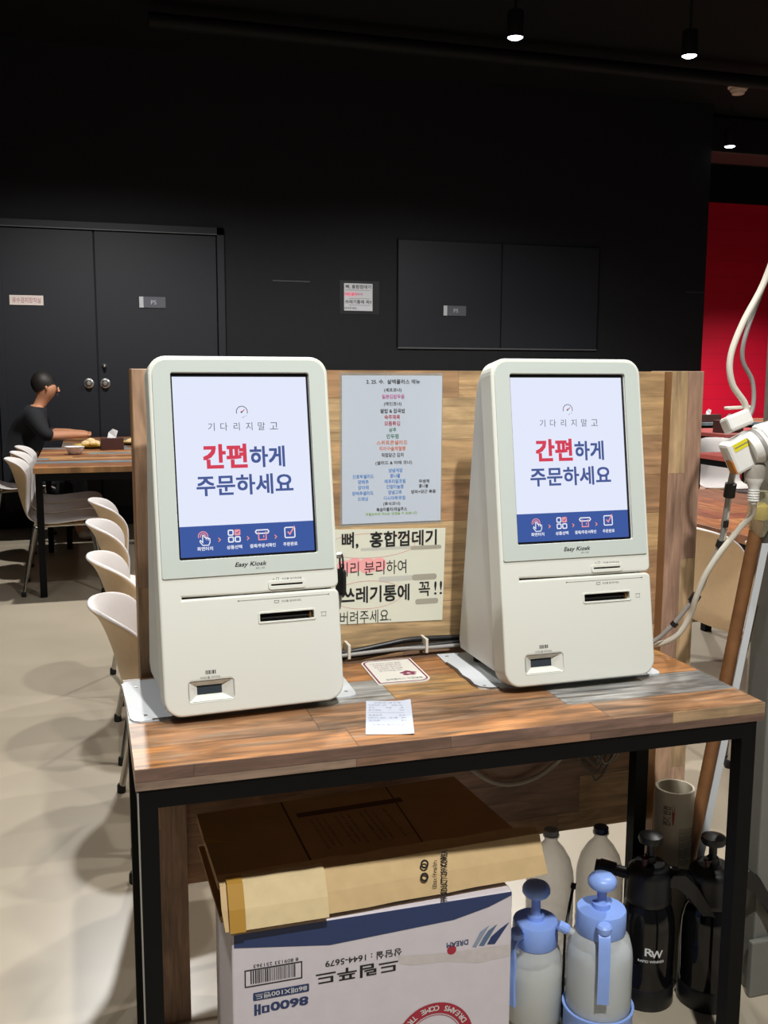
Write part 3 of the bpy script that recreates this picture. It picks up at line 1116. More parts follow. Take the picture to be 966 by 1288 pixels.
    sc.text('하게', S_BLUE, F, 0.2012, 0.4395, 0.063, 0.0375, 0.025, q)
    sc.text('주문하세요', S_BLUE, F, 0.1595, 0.3915, 0.172, 0.036, 0.022, q)
    # four step icons with captions
    for cx, cap, cw in ((0.083, '화면터치', 0.027), (0.134, '상품선택', 0.027), (0.1845, '결제/주문서확인', 0.046), (0.2345, '주문완료', 0.026)):
        sc.text(cap, S_ICON, F, cx, 0.2832, cw, 0.0068, 0.02, q)
    for cx in (0.1085, 0.1588, 0.2085):
        sc.stroke([(cx - 0.0017, 0.3005), (cx + 0.0015, 0.2972), (cx - 0.0017, 0.294)], 0.0016, S_ORNG, F, q)
    hx, hy = 0.0815, 0.300
    sc.stroke(circ(hx - 0.001, hy + 0.0045, 0.0048, 10, -0.1 * PI, 1.1 * PI), 0.0016, S_PINK, F, q)
    sc.stroke(circ(hx - 0.001, hy + 0.0045, 0.0082, 12, -0.1 * PI, 1.1 * PI), 0.0016, S_PINK, F, q)
    hand = [(-0.002, 0.006), (-0.002, -0.006), (-0.006, -0.002), (-0.007, -0.0045), (-0.002, -0.011), (0.008, -0.011), (0.0105, -0.006), (0.0105, 0.000),
            (0.008, 0.001), (0.0075, -0.002), (0.0070, 0.0015), (0.0045, 0.002), (0.004, -0.001), (0.0035, 0.0025), (0.0012, 0.003), (0.0008, 0.006)]
    sc.stroke([(hx + a, hy + b) for a, b in hand], 0.0015, S_ICON, F, q + 0.0001, True)
    for gx, gy, cc in ((0.1287, 0.3085, S_ICON), (0.1287, 0.2965, S_ICON), (0.1405, 0.2965, S_ICON)):
        sc.stroke(rrect(gx - 0.0042, gy - 0.0042, gx + 0.0042, gy + 0.0042, 0.0016, 3), 0.0021, cc, F, q, True)
    sc.flat(rrect(0.1353, 0.3033, 0.1457, 0.3137, 0.0018, 3), S_PINK, F, q)
    sc.stroke([(0.1378, 0.3088), (0.1398, 0.3066), (0.1438, 0.3108)], 0.0013, S_NAVY, F, q + 0.0003)
    sc.stroke([(0.1745, 0.3045), (0.1725, 0.3075), (0.1745, 0.3105), (0.1945, 0.3105), (0.1965, 0.3075), (0.1945, 0.3045)], 0.002, S_ICON, F, q, True)
    sc.stroke([(0.1778, 0.3075), (0.1778, 0.2935), (0.1912, 0.2935), (0.1912, 0.3075)], 0.002, S_PINK, F, q + 0.0002)
    sc.stroke([(0.1868, 0.297), (0.1868, 0.301)], 0.0018, S_PINK, F, q + 0.0002)
    sc.stroke(rrect(0.2255, 0.2945, 0.2435, 0.3125, 0.002, 3), 0.002, S_ICON, F, q, True)
    sc.stroke([(0.2305, 0.305), (0.2345, 0.3005), (0.2435, 0.3145)], 0.0024, S_PINK, F, q + 0.0003)
    sc.build('screen', t)
    # card slot, payment slot, scanner window
    cs = MB()
    vs, fs = sheet2d(rrect(0.1885, 0.2045, 0.2565, 0.2205, 0.006, 5), [rrect(0.1940, 0.2112, 0.2510, 0.2142, 0.0008, 2)[::-1]], 0.003, 0.0008)
    cs.raw([(a, b, c - 0.0012) for a, b, c in vs], fs, CREAM, False, F)
    cs.box((0.1935, 0.2105, -0.012), (0.2515, 0.2150, -0.003), DARK, F)
    cs.build('card_slot', t)
    ps = MB()
    vs, fs = sheet2d(rrect(0.1675, 0.1465, 0.2725, 0.1675, 0.004, 4), [rrect(0.1712, 0.1502, 0.2688, 0.1640, 0.0015, 2)[::-1]], 0.0026, 0.0008)
    ps.raw([(a, b, c - 0.0012) for a, b, c in vs], fs, CREAM, False, F)
    ps.box((0.1700, 0.1490, -0.03), (0.2700, 0.1650, -0.014), DARK, F)
    ps.box((0.175, 0.1545, -0.014), (0.262, 0.157, -0.006), DARK, F)
    ps.box((0.262, 0.1505, -0.014), (0.2655, 0.1635, -0.004), mat('amber_guide', '#6b4a22', 0.4), F)
    ps.build('payment_slot', t)
    sw = MB()
    # sloped frame around the dark window
    A = [(0.0425, 0.0235), (0.1185, 0.0235), (0.1185, 0.0575), (0.0425, 0.0575)]
    B = [(0.0575, 0.0335), (0.1005, 0.0335), (0.1005, 0.0490), (0.0575, 0.0490)]
    vv = [(a, b, -0.001) for a, b in A] + [(a, b, -0.012) for a, b in B]
    sw.raw(vv, [(0, 1, 5, 4), (1, 2, 6, 5), (2, 3, 7, 6), (3, 0, 4, 7)], CREAM, False, F)
    sw.raw([(a, b, -0.012) for a, b in B], [(0, 1, 2, 3)], mat('scanner_glass', '#3a4148', 0.12), False, F)
    sw.stroke(rrect(0.0405, 0.0215, 0.1205, 0.0595, 0.006, 4), 0.0008, CASE, F, 0.0005, True)
    sw.build('scanner_window', t)
    # dark strip added behind the slot, its black standing in for the slot's shade
    MB().box((0.03, 0.19, -0.045), (Wk - 0.006, 0.21, -0.030), DARK, F).build('slot_shade_strip', t)
    # side casing: wedge that narrows to the top, its upper corners rounded like the cover's
    zs = [0.0, 0.012, 0.03, 0.15, 0.30, 0.45, 0.535, 0.558, 0.572, 0.582, 0.590, 0.596, 0.600]
    backs = [(0.0, 0.243), (0.012, 0.254), (0.03, 0.2575), (0.535, 0.191), (0.558, 0.184), (0.582, 0.168), (0.596, 0.150), (0.600, 0.144)]

    def back_y(z):
        for (z0, y0), (z1, y1) in zip(backs[:-1], backs[1:]):
            if z <= z1:
                return y0 + (y1 - y0) * (z - z0) / (z1 - z0)
        return backs[-1][1]
    rows = []
    rr_ = 0.032
    for z in zs:
        ins = 0.007
        d_ = z - (0.602 - rr_)
        if d_ > 0:
            ins += rr_ - math.sqrt(max(rr_ * rr_ - d_ * d_, 0))
        if z < 0.02:
            ins += 0.02 - math.sqrt(max(0.0004 - (0.02 - z) ** 2, 0))
        yf, yb = math.tan(TILT) * z + 0.0505, back_y(z)
        cr = min(0.008, (yb - yf) * 0.3)
        rows.append([(ins, yf, z), (Wk - ins, yf, z), (Wk - ins, yb - cr, z), (Wk - ins - cr * 0.3, yb - cr * 0.3, z), (Wk - ins - cr, yb, z), (ins + cr, yb, z), (ins + cr * 0.3, yb - cr * 0.3, z), (ins, yb - cr, z)])
    vs = [p_ for r_ in rows for p_ in r_]
    fs = [(i * 8 + j, i * 8 + (j + 1) % 8, (i + 1) * 8 + (j + 1) % 8, (i + 1) * 8 + j) for i in range(len(rows) - 1) for j in range(8)]
    fs += [tuple(range(7, -1, -1)), tuple((len(rows) - 1) * 8 + j for j in range(8))]
    MB().raw(vs, fs, CASE, True).build('side_casing', t)
    return t


k1 = make_kiosk('white order kiosk with lit screen, nearer the left end of the table')
k1.location = (0.0585, 0.1691, 0.765)
k1.rotation_euler = (0, 0, 0.0648)
k2 = dup(k1, (0.6771, 0.1602, 0.765), 0.0169, 'white order kiosk with lit screen, right of the posted menu', 'order kiosks')


def foot_ring(k, n=4):
    for fx, fy_ in ((0.04, 0.075), (0.278, 0.075), (0.04, 0.22), (0.278, 0.22)):
        MB().lathe([(0.012, -0.0119), (0.013, 0.0)], RUBBER, (fx, fy_, 0), 14).build('foot', k)


foot_ring(k1)
foot_ring(k2)


def base_plate(outline, name, lab, screws, chipped=None):
    t = thing(name, lab, 'board', (0, 0, 0.75), 0, 'white boards under the kiosks')
    MB().prism(outline, 0.0, 0.0028, WHITEPL).build('sheet', t)
    if chipped:
        m = MB()
        for a, b in zip(chipped[:-1], chipped[1:]):
            m.stroke([a, b], 0.006, CHIP, FLAT, 0.0031)
        m.build('chipped_edge', t)
    for sx, sy in screws:
        MB().lathe([(0.0035, 0.0028), (0.003, 0.0038), (0, 0.0041)], SATIN, (sx, sy, 0), 10).build('screw', t)
    return t


def rot(pts, k):
    c, s_ = math.cos(k.rotation_euler.z), math.sin(k.rotation_euler.z)
    return [(k.location.x + a * c - b * s_, k.location.y + a * s_ + b * c) for a, b in pts]


o1 = [(-0.003, 0.415), (-0.004, 0.425), (0.003, 0.437), (0.02, 0.442), (0.40, 0.457), (0.412, 0.45), (0.417, 0.43), (0.414, 0.26), (0.411, 0.245), (0.396, 0.236), (0.04, 0.211), (0.020, 0.206), (0.008, 0.214), (0.003, 0.228)][::-1]
base_plate(o1, 'kiosk_base_board', 'thin white board with rounded corners under the left kiosk', [(0.022, 0.40), (0.03, 0.235), (0.398, 0.265)],
           [(0.04, 0.213), (0.09, 0.216)])
o2 = [(0.645, 0.452), (0.70, 0.449), (1.02, 0.452), (1.032, 0.44), (1.034, 0.215), (1.027, 0.203), (1.01, 0.200), (0.72, 0.201), (0.68, 0.206), (0.664, 0.209), (0.655, 0.212), (0.646, 0.22), (0.642, 0.24), (0.645, 0.27), (0.641, 0.30), (0.646, 0.34), (0.642, 0.39)]
base_plate(o2, 'kiosk_base_board', 'thin white board with a chipped dark edge under the right kiosk', [(0.66, 0.225), (0.66, 0.43)],
           [(0.684, 0.207), (0.664, 0.210), (0.648, 0.222), (0.643, 0.24), (0.646, 0.27), (0.642, 0.30), (0.647, 0.34), (0.643, 0.39)])

# ------------------------------------------------------------------ menu and notice on the divider, card and receipt on the table
MENU = thing('menu_sheet', 'blue-white printed menu sheet in clear film pinned high on the divider', 'menu', (0, 0.5, 0))
mf = Frame((0, -0.0014, 0), (1, 0, 0), (0, 0, 1))
MB().box((0.446, -0.0006, 1.027), (0.669, -0.0001, 1.344), FILM).build('film', MENU)
ms = MB().box((0.4505, -0.0014, 1.0325), (0.667, -0.0007, 1.3385), PAPERBLUE)
cK = BLACKTXT
cP = mat('menu_magenta', '#c04a9a', 0.6)
cR = mat('menu_red', '#b01840', 0.6)
cG = mat('menu_green', '#2c7a5c', 0.6)
cO = mat('menu_orange', '#d4744a', 0.6)
cB = mat('menu_blue', '#4a86d0', 0.6)
cL = mat('menu_lime', '#8fb858', 0.6)
lines = [('2. 25. 수.  살백플러스 메뉴', cK, 0.560, 1.326, 0.116, 0.0095), ('(셰프코너)', cK, 0.559, 1.3085, 0.038, 0.009), ('일본김밥우동', cP, 0.560, 1.2955, 0.049, 0.009),
         ('(메인코너)', cK, 0.559, 1.280, 0.038, 0.009), ('쌀밥 & 잡곡밥', cK, 0.559, 1.266, 0.054, 0.009), ('숙주제육', cR, 0.558, 1.2533, 0.034, 0.0095),
         ('모듬튀김', cR, 0.558, 1.240, 0.034, 0.0095), ('상추', cG, 0.559, 1.227, 0.016, 0.009), ('만두찜', cG, 0.559, 1.2135, 0.026, 0.0095),
         ('스위트콘샐러드', cO, 0.558, 1.2005, 0.067, 0.0092), ('치아구슬제철빵', cO, 0.559, 1.188, 0.058, 0.0092), ('직접담근 김치', cK, 0.559, 1.1745, 0.048, 0.0088),
         ('(샐러드 & 야채 코너)', cK, 0.562, 1.158, 0.080, 0.009), ('양념게장', cB, 0.566, 1.1422, 0.031, 0.0085), ('콩나물', cB, 0.565, 1.131, 0.022, 0.0085),
         ('메추리알조림', cB, 0.565, 1.1195, 0.046, 0.0085), ('간장마늘쫑', cB, 0.565, 1.108, 0.038, 0.0085), ('양념고추', cB, 0.565, 1.0962, 0.030, 0.0085),
         ('다시마튀무침', cB, 0.564, 1.0842, 0.047, 0.0085), ('단호박샐러드', cB, 0.496, 1.131, 0.045, 0.0085), ('양배추', cB, 0.496, 1.1197, 0.023, 0.0085),
         ('양야채', cB, 0.496, 1.108, 0.023, 0.0085), ('양배추샐러드', cB, 0.495, 1.0962, 0.046, 0.0085), ('드레싱', cB, 0.495, 1.0842, 0.022, 0.0085),
         ('무생채', cK, 0.629, 1.118, 0.023, 0.0078), ('콩나물', cK, 0.628, 1.1078, 0.021, 0.0078), ('양파+당근 볶음', cK, 0.628, 1.096, 0.055, 0.0078),
         ('(후식코너)', cK, 0.558, 1.072, 0.037, 0.0085), ('복숭아홍차/매실주스', cK, 0.558, 1.0605, 0.067, 0.0085), ('제철요리에 메뉴는 변경될 수 있습니다.', cL, 0.558, 1.0515, 0.115, 0.006)]
for body, mm, cx, cz, wd, ht in lines:
    ms.text(body, mm, mf, cx, cz, wd, ht, 0.012, 0.0003)
ms.build('paper', MENU)

ps_ = thing('notice_poster', 'cream handwritten-style notice with pink marker below the menu sheet', 'notice', (0, 0.5, 0))
pf = Frame((0, -0.0012, 0), (1, 0, 0), (0, 0, 1))
pp = MB().prism([(0.372, 0.822), (0.674, 0.814), (0.679, 1.0155), (0.372, 1.024)], -0.0011, 0.0, PAPER, pf)
PKL = mat('pink_highlighter', '#f0a7a8', 0.7)
PKT = mat('pink_pen', '#d79a98', 0.7)
SMEAR = mat('grey_marker', '#a39f90', 0.7)
SMEARL = mat('pale_grey_marker', '#bfc0b8', 0.7)
blob = []
for i in range(40):
    a = 2 * PI * i / 40
    x = 0.502 + 0.05 * math.cos(a) * (1 + 0.06 * math.sin(5 * a))
    blob.append((x, 0.943 + 0.0145 * math.sin(a) * (1 + 0.12 * math.cos(7 * a))))
pp.flat(rrect(0.44, 0.929, 0.475, 0.956, 0.01), PKL, pf, 0.0002)
pp.flat(rrect(0.462, 0.930, 0.492, 0.960, 0.012), PKL, pf, 0.00025)
pp.flat(rrect(0.488, 0.927, 0.522, 0.959, 0.013), PKL, pf, 0.0003)
pp.flat(rrect(0.515, 0.929, 0.546, 0.958, 0.012), PKL, pf, 0.00035)
pp.flat(rrect(0.49, 0.9745, 0.667, 0.9805, 0.003), SMEARL, pf, 0.0002)
pp.flat(rrect(0.60, 0.9715, 0.670, 0.9795, 0.004), SMEAR, pf, 0.00025)
pp.flat(rrect(0.53, 0.906, 0.61, 0.917, 0.005), SMEARL, pf, 0.0002)
pp.flat(rrect(0.604, 0.905, 0.660, 0.918, 0.006), SMEAR, pf, 0.00025)
pp.flat(rrect(0.612, 0.852, 0.664, 0.864, 0.005), SMEAR, pf, 0.00025)
pp.stroke(circ(0.51, 0.985, 0.10, 40, ry=0.026), 0.0009, PKT, pf, 0.0003, True)
pp.stroke(circ(0.505, 0.880, 0.078, 40, ry=0.030), 0.0009, PKT, pf, 0.0003, True)
pp.text('뼈,', BLACKTXT, pf, 0.4675, 0.998, 0.036, 0.035, 0.02, 0.0006)
pp.text('홍합껍데기', BLACKTXT, pf, 0.5845, 0.9975, 0.149, 0.034, 0.022, 0.0006)
pp.text('미리 분리하여', BLACKTXT, pf, 0.5175, 0.937, 0.147, 0.030, 0.0, 0.0006)
pp.text('쓰레기통에', BLACKTXT, pf, 0.5235, 0.881, 0.150, 0.036, 0.022, 0.0006)
pp.text('꼭', BLACKTXT, pf, 0.632, 0.885, 0.026, 0.032, 0.012, 0.0006)
pp.text('!!', BLACKTXT, pf, 0.6635, 0.886, 0.018, 0.029, 0.0, 0.0006)
pp.text('버려주세요.', BLACKTXT, pf, 0.5015, 0.833, 0.112, 0.028, 0.0, 0.0006)
pp.build('paper', ps_)

MAROON = mat('maroon_print', '#7a2c4c', 0.5)
cd = thing('table_card', 'white card with a maroon border and flower lying between the kiosks', 'card', (0.525, 0.366, 0.75), -0.03)
ca = MB()
ca.prism(rrect(-0.055, -0.078, 0.055, 0.078, [0.003, 0.022, 0.003, 0.022], 5), 0, 0.0025, mat('card_white', '#d6d4cc', 0.4))
CF = Frame((0, 0, 0.0025))
ca.stroke(rrect(-0.050, -0.073, 0.050, 0.073, [0.001, 0.019, 0.001, 0.019], 5), 0.0036, MAROON, CF, 0.0003, True)
for i, body in enumerate(('식사 하시고 가시는 길에', '카운터에서 계산하여 주시고', '남은 음식은 퇴식구에', '가져다 주시면', '감사하겠습니다')):
    ca.text(body, MAROON if i in (1, 3) else GREYTXT, CF, -0.008 + 0.002 * (i % 2), 0.052 - i * 0.0125, 0.064 - 0.004 * i, 0.0075, 0, 0.0004)
ca.text('살백플러스 직원일동', GREYTXT, CF, 0.004, -0.055, 0.075, 0.010, 0, 0.0004)
for i in range(5):
    a = 2 * PI * i / 5 + 0.3
    ca.flat([(0.022 + 0.010 * math.cos(a) + 0.009 * math.cos(b) * (0.7 if j % 2 else 1), -0.022 + 0.010 * math.sin(a) + 0.006 * math.sin(b)) for j, b in enumerate([2 * PI * k / 8 for k in range(8)])], MAROON, CF, 0.0003 + 0.00003 * i)
ca.build('card', cd)

rc = thing('paper_receipt', 'small printed paper receipt lying at the front edge of the table', 'receipt', (0.436, 0.115, 0.75), -0.28)
nx, ny = 7, 9
wv, hv = 0.081, 0.168
vs = []
for j in range(ny):
    for i in range(nx):
        a, b = -wv / 2 + wv * i / (nx - 1), -hv / 2 + hv * j / (ny - 1)
        vs.append((a, b, 0.0012 + 0.004 * max(0, (a / wv + 0.5) - 0.75) * 4 * (0.4 + 0.6 * j / ny)))
fs = [(j * nx + i, j * nx + i + 1, (j + 1) * nx + i + 1, (j + 1) * nx + i) for j in range(ny - 1) for i in range(nx - 1)]
re = MB().raw(vs, fs, mat('receipt_paper', '#c4cbda', 0.6), True)
RF = Frame((0, 0, 0.0014))
RP = mat('receipt_print', '#8289a0', 0.6)
for i, (body, cx, wd) in enumerate((('교환권 영수증', 0, 0.05), ('주문번호 128      2026-02-25', 0, 0.068), ('메뉴          수량        금액', 0, 0.068), ('중식뷔페        1         9,000', 0, 0.068),
                                   ('------------------------------', 0, 0.07), ('합계금액                9,000', 0, 0.068), ('신용카드 승인    일시불    9,000', 0, 0.07), ('부가세                   818', 0, 0.066), ('[  감 사  합 니 다  ]', 0, 0.05))):
    re.text(body, RP, RF, cx - 0.002, 0.072 - i * 0.0132 - (0.008 if i == 8 else 0), wd, 0.0062 if body[0] != '-' else 0.0012, 0, 0.0009)
re.build('paper', rc)

# ------------------------------------------------------------------ cables between table and divider, keys
cb = thing('cable_run', 'black and grey cables clipped along the back edge of the table', 'cable', (0, 0, 0))
MB().tube(smooth_path([(0.40, 0.474, 0.757), (0.45, 0.474, 0.757), (0.52, 0.476, 0.760), (0.60, 0.475, 0.765), (0.66, 0.474, 0.768), (0.72, 0.473, 0.769)]), 0.0058, mat('cable_black', '#141416', 0.4), 10).build('black_cable', cb)
MB().tube(smooth_path([(0.40, 0.486, 0.763), (0.47, 0.487, 0.763), (0.54, 0.487, 0.772), (0.60, 0.486, 0.779), (0.70, 0.486, 0.776), (0.73, 0.486, 0.772)]), 0.0062, MATS['cable_black'], 10).build('black_cable', cb)
MB().tube(smooth_path([(0.40, 0.463, 0.762), (0.45, 0.463, 0.763), (0.56, 0.464, 0.767), (0.63, 0.464, 0.765), (0.70, 0.462, 0.766)]), 0.0042, CORDG, 10).build('grey_cable', cb)
for kx in (0.455, 0.625):
    MB().box((kx - 0.003, 0.456, 0.7555), (kx + 0.003, 0.494, 0.786), CORDW).build('cable_clip', cb, bevel=0.001)

ky = thing('key_bunch', 'keys with a black tag hanging at the right side of the left kiosk', 'keys', (0.374, 0.245, 0.965))
m = MB()
ring = [(0.010, 0.012 * math.cos(a), 0.040 + 0.014 * math.sin(a)) for a in [2 * PI * i / 16 for i in range(17)]]
m.tube(ring, 0.0018, RUBBER, 6)
m.build('key_ring', ky)
MB().lathe([(0.006, 0), (0.006, 0.02), (0.004, 0.022)], SATIN, ax=Frame((-0.011, 0.0, 0.052), (0, 1, 0), (0, 0, 1)), seg=12).build('lock_key', ky)
MB().prism(rrect(-0.012, -0.022, 0.012, 0.026, 0.006, 4), -0.003, 0.003, RUBBER, Frame((0.009, 0, 0.0), (0.4, -0.9, 0), (0, 0, 1))).build('key_tag', ky)
MB().prism(rrect(-0.004, -0.05, 0.004, -0.018, 0.003, 3), -0.001, 0.001, SATIN, Frame((0.011, 0.002, 0.0), (0.6, -0.8, 0), (0.12, 0, 1))).build('key', ky)

# ------------------------------------------------------------------ white carton under the table, upside-down print
bx = thing('cardboard_box', 'large white printed carton standing upside down under the table', 'box', (0.152, 0.09, 0))
BW, BD, BH = 0.515, 0.225, 0.405
b = MB()
b.box((0, 0, 0), (BW, BD, BH), BOXW)
bf = Frame((BW, 0, BH), (-1, 0, 0), (0, 0, -1))     # the print's own upright: turned half way round
# helper: photograph-upright coords to the print's frame
X = lambda x: BW - (x - 0.152)
Z = lambda z: BH - z
b.build('carton', bx, bevel=0.003)
pr = MB()
e = 0.0006
pr.flat([(X(0.156), Z(0.392)), (X(0.156), Z(0.381)), (X(0.322), Z(0.358)), (X(0.552), Z(0.367)), (X(0.62), Z(0.381)), (X(0.665), Z(0.397)), (X(0.665), Z(0.404)), (X(0.156), Z(0.404))][::-1], NAVY, bf, e)
for (a0, a1, hh) in ((0.589, 0.600, '#8f9bb0'), (0.602, 0.616, '#5d7390'), (0.618, 0.640, '#2b3b68')):
    dx = a1 - a0
    pr.flat([(X(a0), Z(0.308)), (X(a0 + dx * 0.7), Z(0.306)), (X(a1 + 0.022), Z(0.345)), (X(a1 + 0.004), Z(0.335)), (X(a0 + 0.008), Z(0.322))], mat('stripe' + hh, hh, 0.6), bf, e)
pr.text('DREAM', NAVY, bf, X(0.560), Z(0.3195), 0.042, 0.010, 0.02, e)
pr.flat(circ(X(0.549), Z(0.309), 0.009, 16), REDP, bf, e)
pr.text('상담실 : 1644-5679', BLACKTXT, bf, X(0.384), Z(0.323), 0.140, 0.0145, 0.01, e)
pr.text('드림푸드', BLACKTXT, bf, X(0.372), Z(0.298), 0.150, 0.024, 0.02, e)
pr.stroke([(X(0.174), Z(0.306)), (X(0.272), Z(0.306)), (X(0.272), Z(0.336)), (X(0.174), Z(0.336))], 0.0022, BLACKTXT, bf, e, True)
rb = random.Random(5)
x = 0.183
while x < 0.262:
    wdt = rb.choice((0.0009, 0.0014, 0.0022))
    pr.flat([(X(x), Z(0.310)), (X(x), Z(0.334)), (X(x + wdt), Z(0.334)), (X(x + wdt), Z(0.310))], BLACKTXT, bf, e)
    x += wdt + rb.choice((0.0011, 0.0018))
pr.text('8 809133 251363', BLACKTXT, bf, X(0.2275), Z(0.342), 0.078, 0.006, 0, e)
pr.flat(rrect(X(0.285), Z(0.293), X(0.187), Z(0.278), 0.002, 3), NAVY, bf, e)
pr.text('86매X100밴드', WHITEPR, bf, X(0.236), Z(0.2855), 0.090, 0.0105, 0.01, e * 1.8)
pr.text('8600매', NAVY, bf, X(0.236), Z(0.261), 0.095, 0.021, 0.03, e)
# round red badge
bc = (0.517, 0.135)
pr.stroke(circ(X(bc[0]), Z(bc[1]), 0.0655, 48), 0.021, REDP, bf, e, True)
pr.stroke(circ(X(bc[0]), Z(bc[1]), 0.052, 40), 0.0012, REDP, bf, e, True)
for i, chh in enumerate('DREAMS COME TRUE'):
    if chh == ' ':
        continue
    a = 1.5 * PI - 1.05 + 2.1 * i / 15      # runs along the lower rim of the print
    cf_ = bf.shift(X(bc[0]) + 0.0655 * math.cos(a), Z(bc[1]) + 0.0655 * math.sin(a)).turn(a + PI / 2)
    pr.text(chh, WHITEPR, cf_, 0, 0, None, 0.0105, 0.02, e * 1.8)
# wide clear tape smear
pr.flat([(X(0.445), Z(0.316)), (X(0.50), Z(0.309)), (X(0.55), Z(0.305)), (X(0.665), Z(0.300)), (X(0.665), Z(0.277)), (X(0.60), Z(0.274)), (X(0.54), Z(0.288)), (X(0.47), Z(0.293)), (X(0.45), Z(0.30))], mat('torn_paper', '#cdc6c6', 0.7, noise=0.06, nscale=60), bf, e * 0.6)
pr.build('printing', bx)
sp_ = MB()
sf = Frame((0, BD, BH), (0, -1, 0), (0, 0, -1))
for i in range(9):
    sp_.stroke([(0.04, 0.17 + i * 0.013), (0.16, 0.17 + i * 0.013)], 0.003, GREYTXT, sf, 0.0006)
sp_.text('상담문의', NAVY, sf, 0.10, 0.11, 0.09, 0.02, 0.01, 0.0006)
sp_.flat([(0.0, 0.004), (BD, 0.004), (BD, 0.028), (0.0, 0.02)], NAVY, sf, 0.0006)
sp_.build('side_printing', bx)

# ------------------------------------------------------------------ flattened brown carton lying on the box
fl = thing('flattened_carton', 'flattened brown carton with a taped pale front flap lying on the white box', 'carton', (0, 0, 0.4055))
m = MB()
PT = [(0.129, 0.400), (0.680, 0.432), (0.703, 0.160), (0.136, 0.128)]
for z0, z1, g in ((0.0, 0.006, 0.004), (0.007, 0.013, 0.002), (0.064, 0.071, 0.0), (0.072, 0.079, 0.0)):
    m.prism([(a + g, b_ + g) for a, b_ in PT][::-1], z0, z1, KRAFT)
m.build('sheets', fl)
core = MB().prism([(0.15, 0.39), (0.66, 0.415), (0.68, 0.175), (0.155, 0.14)][::-1], 0.013, 0.064, KRAFT)
core.build('core', fl)
# printing and tape on its dark top
pt = MB()
tf = Frame((0, 0, 0.0793))
GH = mat('carton_faint_print', '#4a3122', 0.8)
pt.stroke([(0.298, 0.405), (0.304, 0.14)], 0.004, GH, tf, 0.0003)
pt.stroke([(0.523, 0.42), (0.517, 0.15)], 0.003, GH, tf, 0.0003)
PFr = Frame((0.44, 0.29, 0.0793), (0.99, 0.06, 0), (-0.06, 0.99, 0))
for i in range(13):
    x = -0.10 + i * 0.0125
    if i % 4 == 3:
        continue
    pt.text(('종이냅킨 규격 제조원 재질', '내용량 원산지 주의사항 보관', '취급주의 재활용 표시 소비자')[i % 3], GH, PFr.shift(x, -0.035 + 0.008 * (i % 2)).turn(PI / 2), 0, 0, 0.125, 0.0055, 0, 0.0004)
pt.flat([(-0.12, 0.045), (0.10, 0.045), (0.10, 0.065), (-0.12, 0.065)], mat('carton_print_band', '#5a3a28', 0.8), PFr, 0.0004)
pt.flat([(0.131, 0.275), (0.19, 0.25), (0.145, 0.285), (0.130, 0.30)][::-1], TAPE, tf, 0.0004)
pt.build('printing', fl)
# pale front flap: a bent strip folded over the front, in three facets
fp = MB()


def strip(rows, mm):
    n = len(rows[0])
    vs = [p for r_ in rows for p in r_]
    fs = [(j * n + i, j * n + i + 1, (j + 1) * n + i + 1, (j + 1) * n + i) for j in range(len(rows) - 1) for i in range(n - 1)]
    return vs, fs


xs = [0.137 + (0.742 - 0.137) * i / 12 for i in range(13)]
jag = [0.002, 0.0, 0.003, 0.001, 0.004, -0.004, 0.002, 0.001, 0.003, -0.002, 0.001, 0.002, -0.012]
rows = [[(x_, 0.132 + 0.045 * (x_ - 0.137) + 0.012 + jag[i], 0.0805) for i, x_ in enumerate(xs)],
        [(x_, 0.112 + 0.045 * (x_ - 0.137), 0.078) for x_ in xs],
        [(x_, 0.092 + 0.045 * (x_ - 0.137), 0.045) for x_ in xs],
        [(x_ + 0.004, 0.080 + 0.045 * (x_ - 0.137), 0.012 - 0.0008 * (i % 3)) for i, x_ in enumerate(xs)],
        [(x_ + 0.004, 0.094 + 0.045 * (x_ - 0.137), 0.004) for i, x_ in enumerate(xs)]]
vs, fs = strip(rows, CARDL)
o = fp.raw([(x_, y_, z_) for x_, y_, z_ in vs], [f_[::-1] for f_ in fs], CARDL).build('front_flap', fl)
sd = o.modifiers.new('solid', 'SOLIDIFY')
sd.thickness = 0.004
sd.offset = -1
# torn second layer at the left with brown tape on its end
lp = MB()
xs2 = [0.150, 0.170, 0.2, 0.25, 0.29, 0.318]
rows = [[(x_, 0.128 + 0.02 * (i % 2) * 0.2, 0.0835 + 0.002 * (i % 2)) for i, x_ in enumerate(xs2)],
        [(x_, 0.106, 0.080) for x_ in xs2], [(x_, 0.085, 0.046) for x_ in xs2], [(x_, 0.074, 0.014) for x_ in xs2]]
vs, fs = strip(rows, CARDL)
o = lp.raw(vs, [f_[::-1] for f_ in fs], mat('carton_paler', '#d9c498', 0.85, noise=0.05, nscale=40)).build('torn_layer', fl)
sd = o.modifiers.new('solid', 'SOLIDIFY')
sd.thickness = 0.003
sd.offset = -1
tp = MB()
rows = [[(x_, 0.1275, 0.0862) for x_ in (0.148, 0.175)], [(x_, 0.105, 0.0826) for x_ in (0.148, 0.175)], [(x_, 0.0838, 0.047) for x_ in (0.148, 0.175)], [(x_, 0.0728, 0.012) for x_ in (0.148, 0.175)]]
vs, fs = strip(rows, TAPE)
tp.raw(vs, [f_[::-1] for f_ in fs], TAPE).build('tape', fl)
